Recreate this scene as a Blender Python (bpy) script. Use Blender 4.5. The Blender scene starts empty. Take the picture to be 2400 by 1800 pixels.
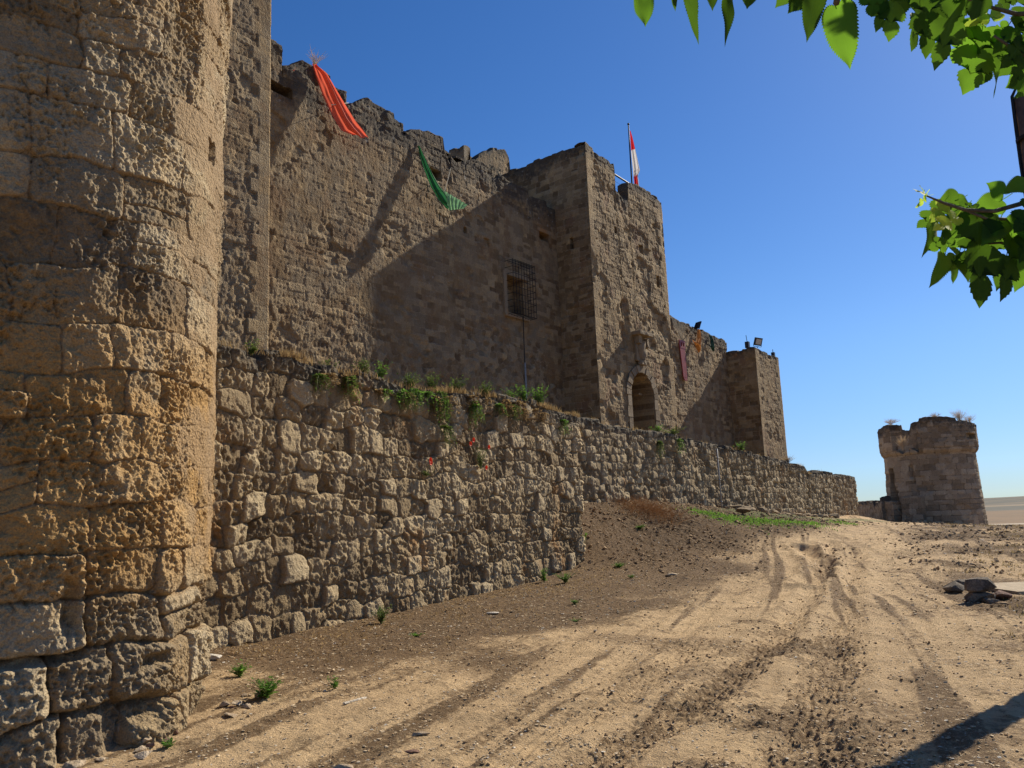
import bpy, bmesh, math, random
import numpy as np
from mathutils import Vector, Matrix

# ------------------------------------------------------------------ camera, sky, sun, exposure
FPX, PITCH, ROLL = 1941.0, math.atan(323/1941.0), 0.040
cp, sp, cr, sr = math.cos(PITCH), math.sin(PITCH), math.cos(ROLL), math.sin(ROLL)
fw = np.array([0, cp, sp]); r0 = np.array([1., 0, 0]); u0 = np.array([0, -sp, cp])
RT = r0*cr-u0*sr; UP = u0*cr+r0*sr
EYE = np.array([0, 0, 1.6])
scene = bpy.context.scene
cam_data = bpy.data.cameras.new("camera"); cam = bpy.data.objects.new("camera", cam_data)
scene.collection.objects.link(cam)
cam_data.sensor_width = 36; cam_data.lens = FPX/2400*36; cam_data.clip_end = 20000; cam_data.clip_start = .05
M = Matrix.Identity(4)
for i in range(3):
    M[i][0] = RT[i]; M[i][1] = UP[i]; M[i][2] = -fw[i]; M[i][3] = EYE[i]
cam.matrix_world = M
scene.camera = cam
SUN_AZ, SUN_EL = math.radians(47.1), math.radians(36)
world = bpy.data.worlds.new("World"); scene.world = world; world.use_nodes = True
wn = world.node_tree; sky = wn.nodes.new('ShaderNodeTexSky'); sky.sky_type = 'NISHITA'; sky.sun_disc = False
sky.sun_elevation = SUN_EL; sky.sun_rotation = SUN_AZ; sky.altitude = 800; sky.air_density = 1.0; sky.dust_density = 0.3; sky.ozone_density = 4.0
bg = wn.nodes['Background']; bg.inputs[1].default_value = 0.090
hs = wn.nodes.new('ShaderNodeHueSaturation'); hs.inputs['Saturation'].default_value = 1.25; hs.inputs['Hue'].default_value = .508
wn.links.new(sky.outputs[0], hs.inputs['Color'])
wtc = wn.nodes.new('ShaderNodeTexCoord'); wsx = wn.nodes.new('ShaderNodeSeparateXYZ'); wn.links.new(wtc.outputs['Generated'], wsx.inputs[0])
wmr = wn.nodes.new('ShaderNodeMapRange'); wmr.interpolation_type = 'SMOOTHSTEP'; wn.links.new(wsx.outputs[2], wmr.inputs[0])
for i_, v_ in enumerate((-.02, .22, 1., 0.)): wmr.inputs[i_+1].default_value = v_
wmx = wn.nodes.new('ShaderNodeMix'); wmx.data_type = 'RGBA'; wmx.blend_type = 'MULTIPLY'; wn.links.new(wmr.outputs[0], wmx.inputs[0])
wn.links.new(hs.outputs[0], wmx.inputs[6]); wmx.inputs[7].default_value = (.46, .60, .88, 1); wn.links.new(wmx.outputs[2], bg.inputs[0])
sl = bpy.data.lights.new("sun", 'SUN'); sl.energy = 5.0; sl.angle = math.radians(.53); sl.color = (1, .905, .74)
so = bpy.data.objects.new("sun", sl); scene.collection.objects.link(so)
SD = Vector((math.sin(SUN_AZ)*math.cos(SUN_EL), math.cos(SUN_AZ)*math.cos(SUN_EL), math.sin(SUN_EL)))
so.rotation_euler = SD.to_track_quat('Z', 'Y').to_euler()
vs = scene.view_settings; vs.view_transform = 'Standard'; vs.look = 'None'; vs.gamma = 1; vs.exposure = 0.38
scene.cycles.max_bounces = 6

# ------------------------------------------------------------------ helpers: rays to real surfaces
def ray(a, b): return fw+RT*(a-1200)/FPX+UP*(900-b)/FPX
def dep(a, b, y):
    d = ray(a, b); return EYE+d*(y/d[1])
def plane(a, b, P, n):
    n = np.array([n[0], n[1], 0]); P = np.array([P[0], P[1], 0]); d = ray(a, b)
    return EYE+d*(((P-EYE)@n)/(d@n))
th = math.radians(38); e2 = np.array([math.sin(th), math.cos(th)]); n2 = np.array([math.cos(th), -math.sin(th)])
C2 = np.array([3.81, 36.0])                                  # front left corner of the gate tower
def cs(s, off, z=None):                                      # castle coordinates: along the front, behind the front
    q = C2+e2*s-n2*off
    return np.array([q[0], q[1], 0 if z is None else z])
def oncastle(a, b, off): return plane(a, b, C2-n2*off, n2)
def sz(pts, off):
    o = []
    for a, b in pts:
        q = oncastle(a, b, off); o.append(((q[:2]-C2)@e2, q[2]))
    o.sort(); return np.array(o)

# ------------------------------------------------------------------ noise
def h2(ix, iy, seed):
    a = (ix.astype(np.int64)*374761393+iy.astype(np.int64)*668265263+seed*1442695041) & 0xffffffff
    a = ((a ^ (a >> 13))*1274126177) & 0xffffffff
    a = ((a ^ (a >> 16))*2246822519) & 0xffffffff
    return ((a ^ (a >> 15)) & 0xffffff)/float(0xffffff)
def vn(x, y, seed=0):
    ix = np.floor(x); iy = np.floor(y); fx = x-ix; fy = y-iy
    fx = fx*fx*fx*(fx*(fx*6-15)+10); fy = fy*fy*fy*(fy*(fy*6-15)+10)
    a = h2(ix, iy, seed); b = h2(ix+1, iy, seed); c = h2(ix, iy+1, seed); d = h2(ix+1, iy+1, seed)
    return (a*(1-fx)+b*fx)*(1-fy)+(c*(1-fx)+d*fx)*fy
def fbm(x, y, seed=0, octv=4, g=.5):
    s = 0; a = 1; t = 0
    for i in range(octv):
        s = s+a*(vn(x, y, seed+i*17)-.5); t += a
        x, y = x*1.72-y*1.04+3.7, x*1.04+y*1.72+9.1; a *= g
    return s/t*2                                              # about -1..1
def worley(x, y, seed=0):
    ix = np.floor(x); iy = np.floor(y); best = np.full(np.shape(x), 9.)
    for dx in (-1, 0, 1):
        for dy in (-1, 0, 1):
            cx = ix+dx; cy = iy+dy
            px = cx+h2(cx, cy, seed+5); py = cy+h2(cx, cy, seed+11)
            best = np.minimum(best, (px-x)**2+(py-y)**2)
    return np.sqrt(best)
def sst(a, b, x):
    t = np.clip((x-a)/(b-a), 0, 1); return t*t*(3-2*t)

# ------------------------------------------------------------------ objects
def link(o): scene.collection.objects.link(o); return o
def props(o, label=None, cat=None, group=None, kind=None):
    if label: o['label'] = label
    if cat: o['category'] = cat
    if group: o['group'] = group
    if kind: o['kind'] = kind
    return o
def empty(name, loc, label, cat, group=None):
    o = bpy.data.objects.new(name, None); link(o); o.location = loc; o.empty_display_size = .3
    return props(o, label, cat, group)
def wloc(p):
    v = Vector((0, 0, 0))
    while p is not None: v = v+Vector(p.location); p = p.parent
    return v
def mk(name, V, Fc, mat, parent=None, loc=(0, 0, 0), smooth=True, attrs=None, label=None):
    """V: world-space vertices; the object's origin goes to loc (world)."""
    V = np.asarray(V, float)
    me = bpy.data.meshes.new(name)
    Vl = V-np.asarray(loc, float)
    if isinstance(Fc, np.ndarray): Fc = [Fc]
    arrs = [f for f in Fc if isinstance(f, np.ndarray) and len(f)]
    ng = [list(f) for f in Fc if not isinstance(f, np.ndarray)]
    li = [a.ravel() for a in arrs]+[np.array(f) for f in ng]
    tot = [np.full(len(a), a.shape[1]) for a in arrs]+[np.array([len(f)]) for f in ng]
    li = np.concatenate(li).astype(np.int32); tot = np.concatenate(tot).astype(np.int32)
    st = np.concatenate([[0], np.cumsum(tot)[:-1]]).astype(np.int32)
    me.vertices.add(len(V)); me.vertices.foreach_set('co', Vl.ravel().astype(np.float32))
    me.loops.add(len(li)); me.loops.foreach_set('vertex_index', li)
    me.polygons.add(len(tot)); me.polygons.foreach_set('loop_start', st)
    try: me.polygons.foreach_set('loop_total', tot)
    except Exception: pass
    me.update(calc_edges=True)
    if len(V) < 50000: me.validate()
    me.polygons.foreach_set('use_smooth', np.full(len(me.polygons), smooth) if isinstance(smooth, bool) else np.resize(smooth, len(me.polygons)))
    for k, a in (attrs or {}).items():
        at = me.attributes.new(k, 'FLOAT', 'POINT'); at.data.foreach_set('value', np.asarray(a, np.float32).ravel())
    if mat: me.materials.append(mat)
    o = bpy.data.objects.new(name, me); link(o)
    if parent is not None:
        o.parent = parent; o.location = Vector(loc)-wloc(parent)
    else: o.location = loc
    if label: o['label'] = label
    return o
class MB:
    """collects pieces and links them as one mesh"""
    def __init__(s): s.v = []; s.f = []; s.n = 0
    def add(s, V, F):
        V = np.asarray(V, float)
        for f in F: s.f.append([i+s.n for i in f])
        s.v.append(V); s.n += len(V); return s
    def box(s, c, ax, ay, az):                                # centre and three half-axis vectors
        c, ax, ay, az = [np.asarray(q, float) for q in (c, ax, ay, az)]
        V = [c+i*ax+j*ay+k*az for k in (-1, 1) for j in (-1, 1) for i in (-1, 1)]
        F = [(0, 2, 3, 1), (4, 5, 7, 6), (0, 1, 5, 4), (2, 6, 7, 3), (0, 4, 6, 2), (1, 3, 7, 5)]
        if np.dot(np.cross(ax, ay), az) < 0: F = [f[::-1] for f in F]
        return s.add(V, F)
    def tube(s, pts, r, n=8):
        pts = [np.asarray(p, float) for p in pts]; m = len(pts)
        rr = r if hasattr(r, '__len__') else [r]*m; V = []
        t0 = pts[1]-pts[0]; a = np.cross(t0, [0, 0, 1.]);
        if np.linalg.norm(a) < 1e-3*np.linalg.norm(t0)+1e-9: a = np.array([1., 0, 0])
        a /= np.linalg.norm(a)
        for i, p in enumerate(pts):
            t = pts[min(i+1, m-1)]-pts[max(i-1, 0)]; t = t/(np.linalg.norm(t)+1e-12)
            a = a-t*(a@t); a /= (np.linalg.norm(a)+1e-12); b = np.cross(t, a)
            for k in range(n):
                q = 2*math.pi*k/n; V.append(p+rr[i]*(math.cos(q)*a+math.sin(q)*b))
        F = [(i*n+k, i*n+(k+1) % n, (i+1)*n+(k+1) % n, (i+1)*n+k) for i in range(m-1) for k in range(n)]
        F += [tuple(range(n))[::-1], tuple(range((m-1)*n, m*n))]
        return s.add(V, F)
    def build(s, name, mat, parent=None, loc=None, smooth=False, label=None, attrs=None):
        V = np.concatenate(s.v)
        if loc is None: loc = (V[:, 0].mean(), V[:, 1].mean(), V[:, 2].min())
        return mk(name, V, [list(f) for f in s.f], mat, parent, loc, smooth, attrs, label)

# ------------------------------------------------------------------ materials
class NT:
    def __init__(s, name):
        s.m = bpy.data.materials.new(name); s.m.use_nodes = True; s.t = s.m.node_tree
        s.b = s.t.nodes['Principled BSDF']; s.b.inputs['Roughness'].default_value = .9
        s.b.inputs['Specular IOR Level'].default_value = .25
        g = s.t.nodes.new('ShaderNodeNewGeometry'); s.pos = g.outputs['Position']; s.nrm = g.outputs['Normal']
    def new(s, k, **kw):
        n = s.t.nodes.new(k)
        for a, b in kw.items(): setattr(n, a, b)
        return n
    def L(s, a, b): s.t.links.new(a, b)
    def put(s, sock, v):
        if isinstance(v, bpy.types.NodeSocket): s.L(v, sock)
        elif hasattr(v, '__len__') and len(v) == 3 and sock.type == 'RGBA': sock.default_value = (*v, 1)
        else: sock.default_value = v
    def noise(s, scale, detail=4, rough=.55, vec=None, stretch=None, dist=0):
        n = s.new('ShaderNodeTexNoise'); n.inputs['Scale'].default_value = scale; n.inputs['Detail'].default_value = detail
        n.inputs['Roughness'].default_value = rough; n.inputs['Distortion'].default_value = dist
        v = vec or s.pos
        if stretch:
            mp = s.new('ShaderNodeMapping'); mp.inputs['Scale'].default_value = stretch; s.L(v, mp.inputs[0]); v = mp.outputs[0]
        s.L(v, n.inputs['Vector']); return n.outputs['Fac']
    def vor(s, scale, feature='F1', vec=None):
        n = s.new('ShaderNodeTexVoronoi', feature=feature); n.inputs['Scale'].default_value = scale
        s.L(vec or s.pos, n.inputs['Vector']); return n
    def math(s, op, a, b=0., c=0.):
        n = s.new('ShaderNodeMath', operation=op)
        for i, v in enumerate((a, b, c)): s.put(n.inputs[i], v)
        return n.outputs[0]
    def rng(s, x, a, b, c=0., d=1.):
        n = s.new('ShaderNodeMapRange', interpolation_type='SMOOTHSTEP')
        for i, v in enumerate((x, a, b, c, d)): s.put(n.inputs[i], v)
        return n.outputs[0]
    def mix(s, f, a, b, mode='MIX'):
        n = s.new('ShaderNodeMix', data_type='RGBA', blend_type=mode)
        s.put(n.inputs[0], f); s.put(n.inputs[6], a); s.put(n.inputs[7], b); return n.outputs[2]
    def ramp(s, x, stops):
        n = s.new('ShaderNodeValToRGB'); el = n.color_ramp.elements
        while len(el) < len(stops): el.new(.5)
        for k, (p, c) in enumerate(stops): el[k].position = p; el[k].color = (*c, 1)
        s.L(x, n.inputs[0]); return n.outputs[0]
    def attr(s, k):
        n = s.new('ShaderNodeAttribute', attribute_name=k); return n.outputs['Fac']
    def z(s):
        n = s.new('ShaderNodeSeparateXYZ'); s.L(s.pos, n.inputs[0]); return n.outputs
    def bump(s, h, dist, strength=1.0, nrm=None):
        n = s.new('ShaderNodeBump'); n.inputs['Distance'].default_value = dist; n.inputs['Strength'].default_value = strength
        s.L(h, n.inputs['Height'])
        if nrm is not None: s.L(nrm, n.inputs['Normal'])
        return n.outputs[0]
    def col(s, c): s.put(s.b.inputs['Base Color'], c)
    def nor(s, n): s.L(n, s.b.inputs['Normal'])

def stone_mat(name, dark, mid, pale, orange=.45, orange_col=(.42, .215, .07), grey=.5, crust=1., mortar=(.33, .24, .155), fine=1., orange_z=None, bscale=1., streak=0.):
    t = NT(name)
    big = t.noise(.55, 4, .6); med = t.noise(3.1, 5, .6); sm = t.noise(17*fine, 5, .65); fi = t.noise(70*fine, 4, .6)
    tint = t.attr('tint'); joint = t.attr('joint'); cr_ = t.attr('crust')
    x = t.math('ADD', t.math('MULTIPLY', tint, .54), t.math('MULTIPLY', med, .30))
    x = t.math('ADD', x, t.math('MULTIPLY', sm, .35))
    c = t.ramp(x, [(.28, dark), (.58, mid), (.88, pale)])
    gz = t.noise(1.3, 5, .62, stretch=(1, 1, .7))
    g = t.rng(t.math('ADD', gz, t.math('MULTIPLY', tint, .12)), .54-.1*grey, .68-.1*grey)
    c = t.mix(t.math('MULTIPLY', g, .72*grey), c, (.27, .22, .15))
    ob = t.noise(.8, 5, .65, stretch=(1, 1, .8), vec=None)
    om = t.rng(t.math('ADD', ob, t.math('MULTIPLY', sm, .12)), .66-.16*orange, .78-.16*orange)
    if orange_z:
        zz = t.z()[2]
        zw = t.math('MULTIPLY', t.rng(zz, orange_z[0], orange_z[1]), t.rng(zz, orange_z[2], orange_z[3], 1., 0.))
        om = t.math('MAXIMUM', t.math('MULTIPLY', om, .3), t.math('MULTIPLY', t.rng(t.math('ADD', ob, t.math('MULTIPLY', med, .25)), .40, .62), zw))
    c = t.mix(t.math('MULTIPLY', om, .8), c, orange_col)
    c = t.mix(t.rng(joint, .15, .6, .75, 0.), c, mortar)
    c = t.mix(t.rng(fi, .35, .62, .38, 0.), c, (.09, .07, .05))
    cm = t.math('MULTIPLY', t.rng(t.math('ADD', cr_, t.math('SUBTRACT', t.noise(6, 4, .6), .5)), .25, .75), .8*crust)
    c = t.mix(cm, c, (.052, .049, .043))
    lich = t.math('MULTIPLY', t.rng(t.noise(11*fine, 3, .5), .66, .7), t.rng(cr_, .05, .4, .12, .5))
    c = t.mix(lich, c, (.38, .37, .33))
    t.col(c)
    v = t.vor(46*fine).outputs['Distance']
    hh = t.math('ADD', t.math('MULTIPLY', sm, 1.1), t.math('ADD', t.math('MULTIPLY', v, .45), t.math('MULTIPLY', fi, .5)))
    if streak: hh = t.math('ADD', hh, t.math('MULTIPLY', t.noise(11, 5, .65, stretch=(1, 1, .38)), streak))
    t.nor(t.bump(hh, .028*bscale/fine, .9))
    return t.m
M_tower = stone_mat('weathered_limestone', (.15, .10, .053), (.385, .28, .15), (.64, .50, .30), orange=.45, grey=.6, orange_z=(.9, 1.5, 2.8, 4.0), orange_col=(.50, .285, .09), mortar=(.36, .24, .125))
M_outer = stone_mat('rough_limestone_blocks', (.16, .106, .05), (.375, .268, .138), (.61, .47, .27), orange=.15, grey=.3, mortar=(.33, .24, .14))
M_castle = stone_mat('castle_rubble_stone', (.13, .077, .035), (.275, .18, .086), (.50, .355, .18), orange=.5, grey=.6, fine=.5, streak=1.2, orange_col=(.25, .15, .072), mortar=(.36, .265, .16))
M_gate = stone_mat('gate_tower_stone', (.14, .088, .04), (.305, .203, .098), (.50, .36, .185), orange=.3, grey=.35, fine=.5, streak=1.0, orange_col=(.28, .165, .09), mortar=(.42, .32, .20))
M_far = stone_mat('ruined_tower_ashlar', (.22, .158, .095), (.42, .31, .19), (.60, .47, .31), orange=-.6, grey=.4, fine=.45, mortar=(.15, .105, .062))
M_dress = stone_mat('dressed_pale_stone', (.16, .115, .07), (.28, .21, .13), (.40, .31, .20), orange=.2, grey=.3, fine=.7, bscale=.5)

def plain(name, c, rough=.6, metal=0., var=.15, scale=20., bump=0., trans=0.):
    t = NT(name); n = t.noise(scale, 4)
    a = tuple(v*(1-var) for v in c); b = tuple(min(1, v*(1+var)) for v in c)
    t.col(t.mix(t.rng(n, .3, .7), a, b)); t.b.inputs['Roughness'].default_value = rough; t.b.inputs['Metallic'].default_value = metal
    if bump: t.nor(t.bump(n, bump))
    if trans:
        tr = t.new('ShaderNodeBsdfTranslucent'); tr.inputs[0].default_value = (*[min(1, v*1.25) for v in c], 1)
        mx = t.new('ShaderNodeMixShader'); mx.inputs[0].default_value = trans
        t.L(t.b.outputs[0], mx.inputs[1]); t.L(tr.outputs[0], mx.inputs[2]); t.L(mx.outputs[0], t.t.nodes['Material Output'].inputs[0])
    return t.m
M_iron = plain('black_iron', (.025, .022, .02), .55, .5)
M_black = plain('black_rubber_cable', (.012, .012, .013), .5)
M_lamp = plain('dark_lamp_housing', (.03, .03, .034), .45, .2)
M_glass = plain('lamp_glass', (.5, .48, .42), .15)
M_red = plain('red_orange_cloth', (.78, .15, .085), .8, var=.14, scale=2, trans=.35)
M_green = plain('green_cloth', (.03, .16, .06), .75, var=.1, scale=3, trans=.3)
M_greenlit = plain('sunlit_green_cloth', (.25, .50, .26), .8, var=.1, scale=3, trans=.35)  # same green cloth, lightened: sunlight on the open end painted into the colour
M_orange = plain('orange_cloth', (.62, .26, .06), .7, var=.25, scale=4, trans=.35)
M_darkgreen = plain('dark_green_cloth', (.02, .07, .035), .6, var=.3, scale=4, trans=.2)
M_maroon = plain('maroon_paint', (.25, .05, .045), .5, var=.2, scale=6)
M_pipe = plain('weathered_grey_pipe', (.33, .31, .27), .6, var=.2)
M_rope = plain('pale_rope', (.5, .46, .36), .9)
M_wood = plain('brown_pole_wood', (.13, .075, .045), .85, var=.35, scale=9, bump=.01)
M_bark = plain('mulberry_bark', (.12, .10, .07), .9, var=.35, scale=30, bump=.006)
M_twig = plain('green_twig', (.16, .19, .06), .7, var=.3, scale=40)

def leaf_mat(name, c, tc, tr=.5, alt=None, veins=False):
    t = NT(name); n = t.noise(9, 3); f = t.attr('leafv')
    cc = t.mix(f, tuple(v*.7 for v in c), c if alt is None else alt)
    if veins:
        la = t.attr('la'); lc = t.attr('lc')
        ph = t.math('SUBTRACT', la, t.math('MULTIPLY', lc, .9)); sw = t.math('ABSOLUTE', t.math('SINE', t.math('MULTIPLY', ph, 27.)))
        v_ = t.math('MAXIMUM', t.rng(lc, .0, .018, 1., 0.), t.math('MULTIPLY', t.rng(sw, .0, .16, 1., 0.), .7))
        cc = t.mix(t.math('MULTIPLY', v_, .28), cc, tuple(min(1, v*2.4+.02) for v in c)); t.nor(t.bump(v_, .0008, .4))
    t.col(t.mix(t.rng(n, .35, .65), cc, t.mix(.5, cc, tuple(v*.8 for v in c))))
    t.b.inputs['Roughness'].default_value = .65; t.b.inputs['Specular IOR Level'].default_value = .1
    x = t.new('ShaderNodeBsdfTranslucent'); t.put(x.inputs[0], t.mix(f, tuple(v*.4 for v in tc), tuple(v*1.5 for v in tc) if alt is None else tuple(min(1, v*1.5) for v in alt)))  # per-leaf value; for the mulberry it paints backlit and shadowed leaves into the colour
    mx = t.new('ShaderNodeMixShader'); mx.inputs[0].default_value = tr
    t.L(t.b.outputs[0], mx.inputs[1]); t.L(x.outputs[0], mx.inputs[2]); t.L(mx.outputs[0], t.t.nodes['Material Output'].inputs[0])
    return t.m
M_leaf = leaf_mat('mulberry_leaf', (.03, .07, .016), (.16, .33, .025), .46, veins=True)
M_young = leaf_mat('young_mulberry_leaf', (.16, .26, .03), (.5, .66, .08), .5, veins=True)
M_weed = leaf_mat('weed_green', (.07, .14, .03), (.16, .32, .05), .4, alt=(.17, .22, .05))
M_grass = leaf_mat('fresh_grass', (.10, .22, .035), (.22, .42, .06), .4)
M_dry = leaf_mat('dry_grass', (.30, .17, .075), (.42, .25, .1), .4, alt=(.42, .30, .14))
M_verge = leaf_mat('olive_dry_grass', (.20, .17, .07), (.3, .26, .1), .4, alt=(.34, .24, .11))
M_straw = leaf_mat('pale_straw', (.42, .33, .2), (.45, .33, .18), .3)
M_poppy = plain('poppy_petal', (.75, .06, .02), .6, var=.15, trans=.4)
M_stem = plain('dry_stem', (.2, .15, .09), .9)

# ------------------------------------------------------------------ masonry
def stones(U, Z, seed, ch, ln, warp=.03, split=.2, und=.05):
    rg = np.random.default_rng(seed)
    Zs = Z+warp*fbm(U*1.9, Z*2.1, seed+1, 3)+und*fbm(U*.45, Z*.3, seed+2, 2)
    Us = U+warp*1.2*fbm(U*2.2+7, Z*1.8, seed+3, 3)
    z0, z1 = float(Zs.min())-1, float(Zs.max())+1; ed = [math.floor(z0)-rg.random()]
    while ed[-1] < z1: ed.append(ed[-1]+rg.uniform(*ch))
    ed = np.array(ed); k = np.clip(np.searchsorted(ed, Zs.ravel())-1, 0, len(ed)-2)
    u_ = Us.ravel(); z_ = Zs.ravel(); du = np.zeros_like(u_); j = np.zeros(len(u_), int); lu = np.zeros_like(u_); wid = np.zeros_like(u_)
    uo0, uo1 = u_.min()-2, u_.max()+2
    order = np.argsort(k, kind='stable'); ks = k[order]; st = np.searchsorted(ks, np.arange(len(ed)))
    for c in range(len(ed)-1):
        a = order[st[c]:st[c+1]]
        rc = np.random.default_rng(seed*1000+c); hC = ed[c+1]-ed[c]
        ue = [uo0-rc.random()]
        while ue[-1] < uo1: ue.append(ue[-1]+rc.uniform(*ln)*(.7+.3*hC/ch[1])*(1.5 if rc.random() < .15 else 1))
        if not len(a): continue
        ue = np.array(ue); jj = np.clip(np.searchsorted(ue, u_[a])-1, 0, len(ue)-2)
        p, q = ue[jj], ue[jj+1]; du[a] = np.minimum(u_[a]-p, q-u_[a]); j[a] = jj; lu[a] = (u_[a]-(p+q)/2)/((q-p)/2); wid[a] = q-p
    e0, e1 = ed[k], ed[k+1]; hs = h2(k, j, seed+9)
    sub = np.zeros(len(u_), int); sp_ = hs < split
    m = e0+(e1-e0)*(.35+.3*h2(k, j, seed+13)); top = sp_ & (z_ > m); bot = sp_ & (z_ <= m)
    e0 = np.where(top, m, e0); e1 = np.where(bot, m, e1); sub[top] = 1
    dz = np.minimum(z_-e0, e1-z_); lz = (z_-(e0+e1)/2)/((e1-e0)/2)
    jd = j*3+sub
    r = np.minimum(.09, .3*(e1-e0))*(.4+.8*h2(k, jd, seed+15))
    cor = (du < r) & (dz < r)
    d = np.where(cor, r-np.hypot(r-np.minimum(du, r), r-np.minimum(dz, r)), np.minimum(du, dz))
    sh = U.shape
    return [a.reshape(sh) for a in (d, h2(k, jd, seed+21), h2(k, jd, seed+22), h2(k, jd, seed+23), lu, lz)]

def rubble(U, Z, seed, sx, sz, jx=.42, jz=.30, p=5.):
    """irregular squared stones: nearest-centre cells on a jittered staggered grid"""
    w1_ = .10*fbm(U*1.3, Z*1.3, seed+1, 3); Uw = U+sx*.9*w1_+.025*fbm(U*7, Z*7, seed+4, 2); Zw = Z+sz*.9*fbm(U*.9+5, Z*1.1, seed+2, 3)*.5+.02*fbm(U*6+9, Z*6, seed+3, 2)
    x = Uw/sx; y = Zw/sz; iy = np.floor(y); F1 = np.full(U.shape, 9.); F2 = np.full(U.shape, 9.); I = np.zeros(U.shape); J = np.zeros(U.shape)
    X1 = np.zeros(U.shape); Y1 = np.zeros(U.shape)
    for dy in (-1, 0, 1):
        cy = iy+dy; off = h2(cy, cy*0, seed+7); sc = .8+.55*h2(cy, cy*0+3, seed+8); ix = np.floor(x*sc-off)
        for dx in (-2, -1, 0, 1, 2):
            cx = ix+dx
            px = (cx+.5+off+jx*2*(h2(cx, cy, seed+5)-.5)); py = cy+.5+jz*2*(h2(cx, cy, seed+11)-.5)
            ax_ = np.abs(x*sc-px)/sc*1.0; ay_ = np.abs(y-py)
            gr = .85+.3*h2(cx, cy, seed+12)
            dd = ((ax_*sx/sz*.80)**p+ay_**p)**(1/p)*gr
            n_ = dd < F1
            F2 = np.where(n_, F1, np.minimum(F2, dd)); X1 = np.where(n_, (x*sc-px), X1); Y1 = np.where(n_, y-py, Y1)
            I = np.where(n_, cx, I); J = np.where(n_, cy, J); F1 = np.where(n_, dd, F1)
    d = (F2-F1)*.5*sz
    return d, h2(I, J, seed+21), h2(I, J, seed+22), h2(I, J, seed+23), X1*1.6, Y1*1.6

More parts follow.
